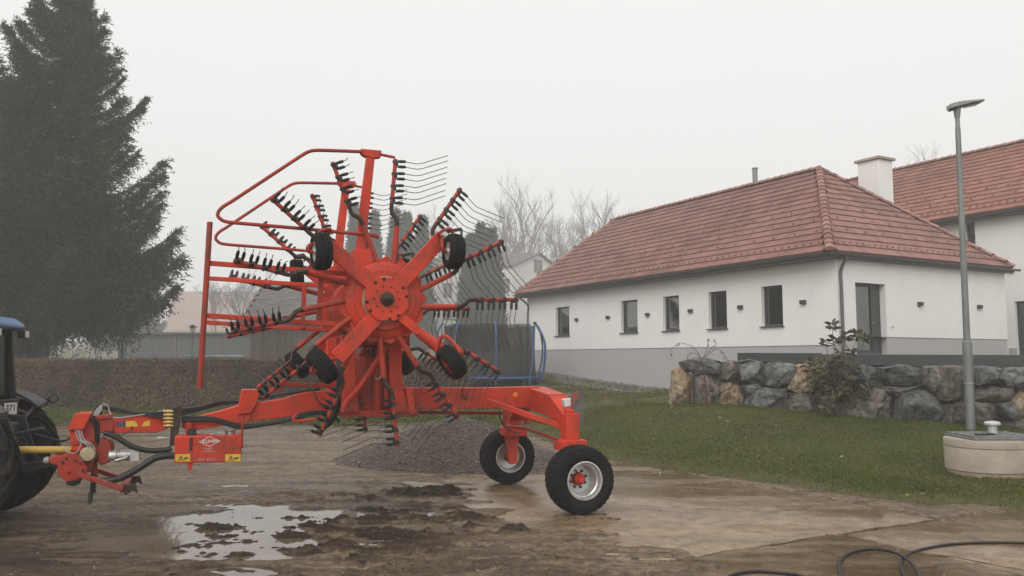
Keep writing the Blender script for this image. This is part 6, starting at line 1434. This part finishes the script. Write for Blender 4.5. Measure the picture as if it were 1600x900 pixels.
for k in range(2):
    x = TRr * (.96 + .0 * k); m.tube(smoothpath([(x, -.2 + .4 * k, zt_), (x + .28, -.3 + .5 * k, zt_ - .5), (x + .42, -.3 + .5 * k, zt_ * .6), (x + .3, -.25 + .45 * k, zf + .1), (x + .1, -.2 + .4 * k, zf - .1)], 6), .045, 8)
m.build('bowed_pole', 'tramp_blue', tr)

# ================================================================== buildings in the fog
def simple_house(name, label, corner, ud, L, wd, Wd, ze, zr, wall, roof, wins=(), zb=-.5, ov=.4, cat='house', chim=None):
    """corner: nearest corner, ud long-side direction, wd gable direction; ridge along ud"""
    ud = Vector((*ud, 0)).normalized(); wd = Vector((*wd, 0)).normalized(); up = Vector((0, 0, 1)); t = thing(name, label, cat, T(corner)); Pz = lambda a, b, z: ud * a + wd * b + up * z
    m = MB(); hol = [w for w in wins if w[0] == 0]; flip = 1
    wall_sheet(m, Vector((0, 0, 0)), ud, -wd, L, zb, ze, [w[1:] for w in hol], .15)
    g2 = [w for w in wins if w[0] == 1]; wall_sheet(m, Vector((0, 0, 0)), wd, -ud, Wd, zb, ze, [w[1:] for w in g2 if w[4] <= ze], .15)
    m.add([Pz(0, 0, ze), Pz(0, Wd, ze), Pz(0, Wd / 2, zr - .1)], [(0, 1, 2)])
    m.add([Pz(L, 0, zb), Pz(L, Wd, zb), Pz(L, Wd, ze), Pz(L, Wd / 2, zr - .1), Pz(L, 0, ze)], [(0, 1, 2, 3, 4)]); m.add([Pz(0, Wd, zb), Pz(L, Wd, zb), Pz(L, Wd, ze), Pz(0, Wd, ze)], [(0, 1, 2, 3)]); m.build('wall', wall, t, smooth=0)
    m = MB(); k = (zr - ze) / (Wd / 2)
    for sgn, e0, e1 in ((1, -ov, Wd / 2), (-1, Wd + ov, Wd / 2)):
        pts = [Pz(-ov, e0, ze - ov * k), Pz(L + ov, e0, ze - ov * k), Pz(L + ov, e1, zr), Pz(-ov, e1, zr)]; m.prism(pts, (0, 0, -.16))
    r = m.build('roof', roof, t, smooth=0)
    for w in wins:
        O, U, N = (Vector((0, 0, 0)), ud, -wd) if w[0] == 0 else (Vector((0, 0, 0)), wd, -ud)
        d = .10 if (w[0] == 0 or w[4] <= ze) else -.03
        mm = MB(); P2 = lambda u, v, q: O + U * u + up * v - N * q
        mm.prism([P2(w[1], w[3], d), P2(w[2], w[3], d), P2(w[2], w[4], d), P2(w[1], w[4], d)], -N * .05); wo = mm.build('window', 'shutter', t, smooth=0)
        mm = MB(); mm.bar(P2((w[1] + w[2]) / 2, w[3], d - .02), P2((w[1] + w[2]) / 2, w[4], d - .02), .08, .04, up=N); mm.build('mullion', 'far_white', wo, smooth=0)
    if chim: mm = MB(); mm.box(Pz(*chim), (.8, .8, 1.8)); mm.build('chimney', 'far_white', r, smooth=0)
    return t, Pz, r
# white gabled house
WY = 104.0; wc = at(801, 470, WY); zz = lambda y, Y=WY: at(800, y, Y).z
wc.z = 0; wz = .6
gw = 11.0
simple_house('white_gabled_house', 'foggy white gabled house with grey roof behind the thujas', wc, (-.985, .17), 12.5, (.62, .785), gw, zz(413), zz(393, 107), 'far_white', 'far_roof',
    [(0, .4, 1.5, zz(457), zz(435)), (0, 8.0, 9.2, zz(464), zz(441)), (0, 3.4, 4.6, zz(464), zz(441)), (1, 4.6, 6.4, zz(425, 107), zz(404, 107)), (0, 8.0, 9.2, zz(500), zz(478))])
# plank barn with shingle roof
BY = 47.0; bl = at(392, 495, BY); br = at(545, 495, BY); ze = bl.z; zr = at(440, 441, BY + 3.6).z
barn, Pz, rf_ = simple_house('plank_barn', 'weathered plank barn with grey shingle roof beyond the hedge', (bl.x, BY, 0), (1, 0), br.x - bl.x, (0, 1), 7.6, ze, zr, 'room_dark', 'roof_deck', (), cat='barn', ov=.5)
Lb = br.x - bl.x; n = 34; pm = MB().box((0, 0, 0), (Lb / n - .02, .03, ze - .12)).mesh('plank', 'wood_grey', 0)
for i in range(n): link(bpy.data.objects.new('plank', pm), barn, T(Lb * (i + .5) / n, -.03 - .012 * (i % 2), ze / 2) @ Matrix.Rotation(random.uniform(-.004, .004), 4, 'Y'))
k_ = (zr - ze) / 3.8; rows = 15; e0 = Vector((-.5, -.5, ze - .5 * k_)); sl = Vector((0, 4.3, 4.3 * k_)); Vv = sl.normalized(); U_ = Vector((1, 0, 0)); N_ = U_.cross(Vv); rh = sl.length / rows
sm_ = MB().box((0, rh * .55, .02), (.48, rh * 1.1, .03)).mesh('shingle', 'shingle', 0); cnt = 0; lst = []
for r in range(rows):
    for c_ in range(int((Lb + 1) / .5)):
        lst.append(e0 + Vv * (r * rh) + U_ * (c_ * .5 + .25 + (.25 if r % 2 else 0)) + N_ * random.uniform(.0, .02))
for p in lst[:290]: link(bpy.data.objects.new('shingle', sm_), rf_, frame(p, U_, (Vv + N_ * -.03).normalized(), N_))
# low dark shed
sY = 74.0; a = at(186, 520, sY); b = at(400, 520, sY); shd = thing('garden_shed', 'long low dark shed with flat roof, left of the plank barn', 'shed', T((a.x + b.x) / 2, sY, 0)); L_s = b.x - a.x; hz_ = at(300, 522, sY).z
m = MB(); m.box((0, 2, hz_ / 2 - .2), (L_s, 4, hz_ + .4)); m.build('wall', 'shed_dark', shd, smooth=0)
m = MB(); m.box((0, 1.9, hz_ + .09), (L_s + .8, 4.8, .16)); m.build('roof', 'far_roof', shd, bevel=.02)
for i in range(6):
    m = MB(); m.bar((-L_s / 2 + (i + .5) * L_s / 6, -.05, 0), (-L_s / 2 + (i + .5) * L_s / 6, -.05, hz_), .12, .10, up=Vector((0, 1, 0))); m.build('post', 'wood_grey', shd)
# faded house with the pink-looking roof
PY = 215.0; a = at(258, 512, PY); simple_house('foggy_house', 'house almost lost in fog, its pale red roof above the shed', (a.x, PY, 0), (1, 0.02), 24.0, (0, 1), 13.0, at(300, 512, PY).z, at(300, 455, PY + 6).z, 'far_white', 'far_red_roof', (), cat='house')
# mint framed garden shrine, bird house, small trampoline behind the hedge
gY = 40.0
g0 = at(189, 562, gY); zg = lambda y: at(189, y, gY).z
sr = thing('garden_shrine', 'small mint-white gabled garden shrine standing left of the shed', 'shrine', T(g0.x, gY, 0)); wd_ = 7.0 / FPX * gY
for x in (-wd_ / 2, wd_ / 2):
    for y in (0, .25): m = MB(); m.bar((x, y, 0), (x, y, zg(532)), .06, .06, up=Vector((0, 1, 0))); m.build('post', 'mint_paint', sr)
for s in (-1, 1): m = MB(); m.bar((s * (wd_ / 2 + .12), .12, zg(531)), (0, .12, zg(526)), .45, .04); m.build('roof_board', 'mint_paint', sr)
m = MB(); m.box((0, .12, (zg(532)) / 2), (wd_ - .07, .02, zg(532))); m.build('pane', 'pane_glass', sr, smooth=0)
b0 = at(300, 560, gY); bh = thing('bird_house', 'pale bird house on a thin post in front of the shed', 'bird house', T(b0.x, gY, 0)); z2 = at(300, 518, gY).z; z3 = at(300, 512, gY).z
m = MB(); m.tube([(0, 0, -.2), (0, 0, z2)], .03, 8); m.build('post', 'galvanised', bh)
m = MB(); m.box((0, 0, z2 + .1), (.2, .2, .22)); m.build('box', 'far_white', bh, bevel=.01)
m = MB(); m.prism([Vector((-.2, -.16, z2 + .2)), Vector((0, -.16, z2 + .34)), Vector((.2, -.16, z2 + .2))], (0, .32, 0)); m.build('roof', 'shutter', bh)
t0 = at(335, 556, 44.0); st = thing('small_trampoline', 'low round trampoline with pale blue rim behind the hedge', 'trampoline', T(t0.x, 44, 0)); zz_ = t0.z; rr = 43 / FPX * 44
m = MB(); m.lathe([(rr * .85, zz_), (rr, zz_ + .03), (rr * 1.02, zz_ - .03), (rr * .86, zz_ - .05)], (0, 0, 0), Z_, 40, closed=True); m.build('edge_pad', 'mint_paint', st)
m = MB(); m.lathe([(0, zz_ - .03), (rr * .86, zz_ - .02)], (0, 0, 0), Z_, 32); m.build('jumping_mat', 'black_plastic', st)
for k in range(6):
    a = k * math.pi / 3 + .3; m = MB(); m.tube([(math.cos(a) * rr * .95, math.sin(a) * rr * .95, zz_), (math.cos(a) * rr * .95, math.sin(a) * rr * .95, -.2)], .03, 8); m.build('leg', 'galvanised', st)
# bits of litter and a brick-coloured block on the ground
lt = gnd(252, 688); m = MB(); m.tube([(-.09, 0, .045), (.06, .02, .045)], [.04, .038], 12); m.tube([(.06, .02, .045), (.12, .03, .045)], [.03, .018], 10); tag(m.build('plastic_bottle', 'cable_grey', M=T(lt)), 'small crushed pale bottle lying on the gravel behind the drawbar', 'litter')
# ================================================================== fog
def haze_box(x0, x1, y0, y1, z0, z1, density):
    mb = MB(); mb.box(((x0 + x1) / 2, (y0 + y1) / 2, (z0 + z1) / 2), (x1 - x0, y1 - y0, z1 - z0))
    m = bpy.data.materials.new('haze'); m.use_nodes = True; nt = m.node_tree; nt.nodes.clear(); MAT['haze'] = m
    out = nt.nodes.new('ShaderNodeOutputMaterial'); pv = nt.nodes.new('ShaderNodeVolumePrincipled')
    pv.inputs['Color'].default_value = (.985, .985, .98, 1); pv.inputs['Density'].default_value = density; pv.inputs['Anisotropy'].default_value = .1
    nt.links.new(pv.outputs[0], out.inputs['Volume'])
    tag(mb.build('haze', 'haze', smooth=0), 'pale winter fog filling the air over the whole farmyard', 'haze', kind='stuff')
haze_box(-345, 345, -70, 355, -2.2, 48, .0030)
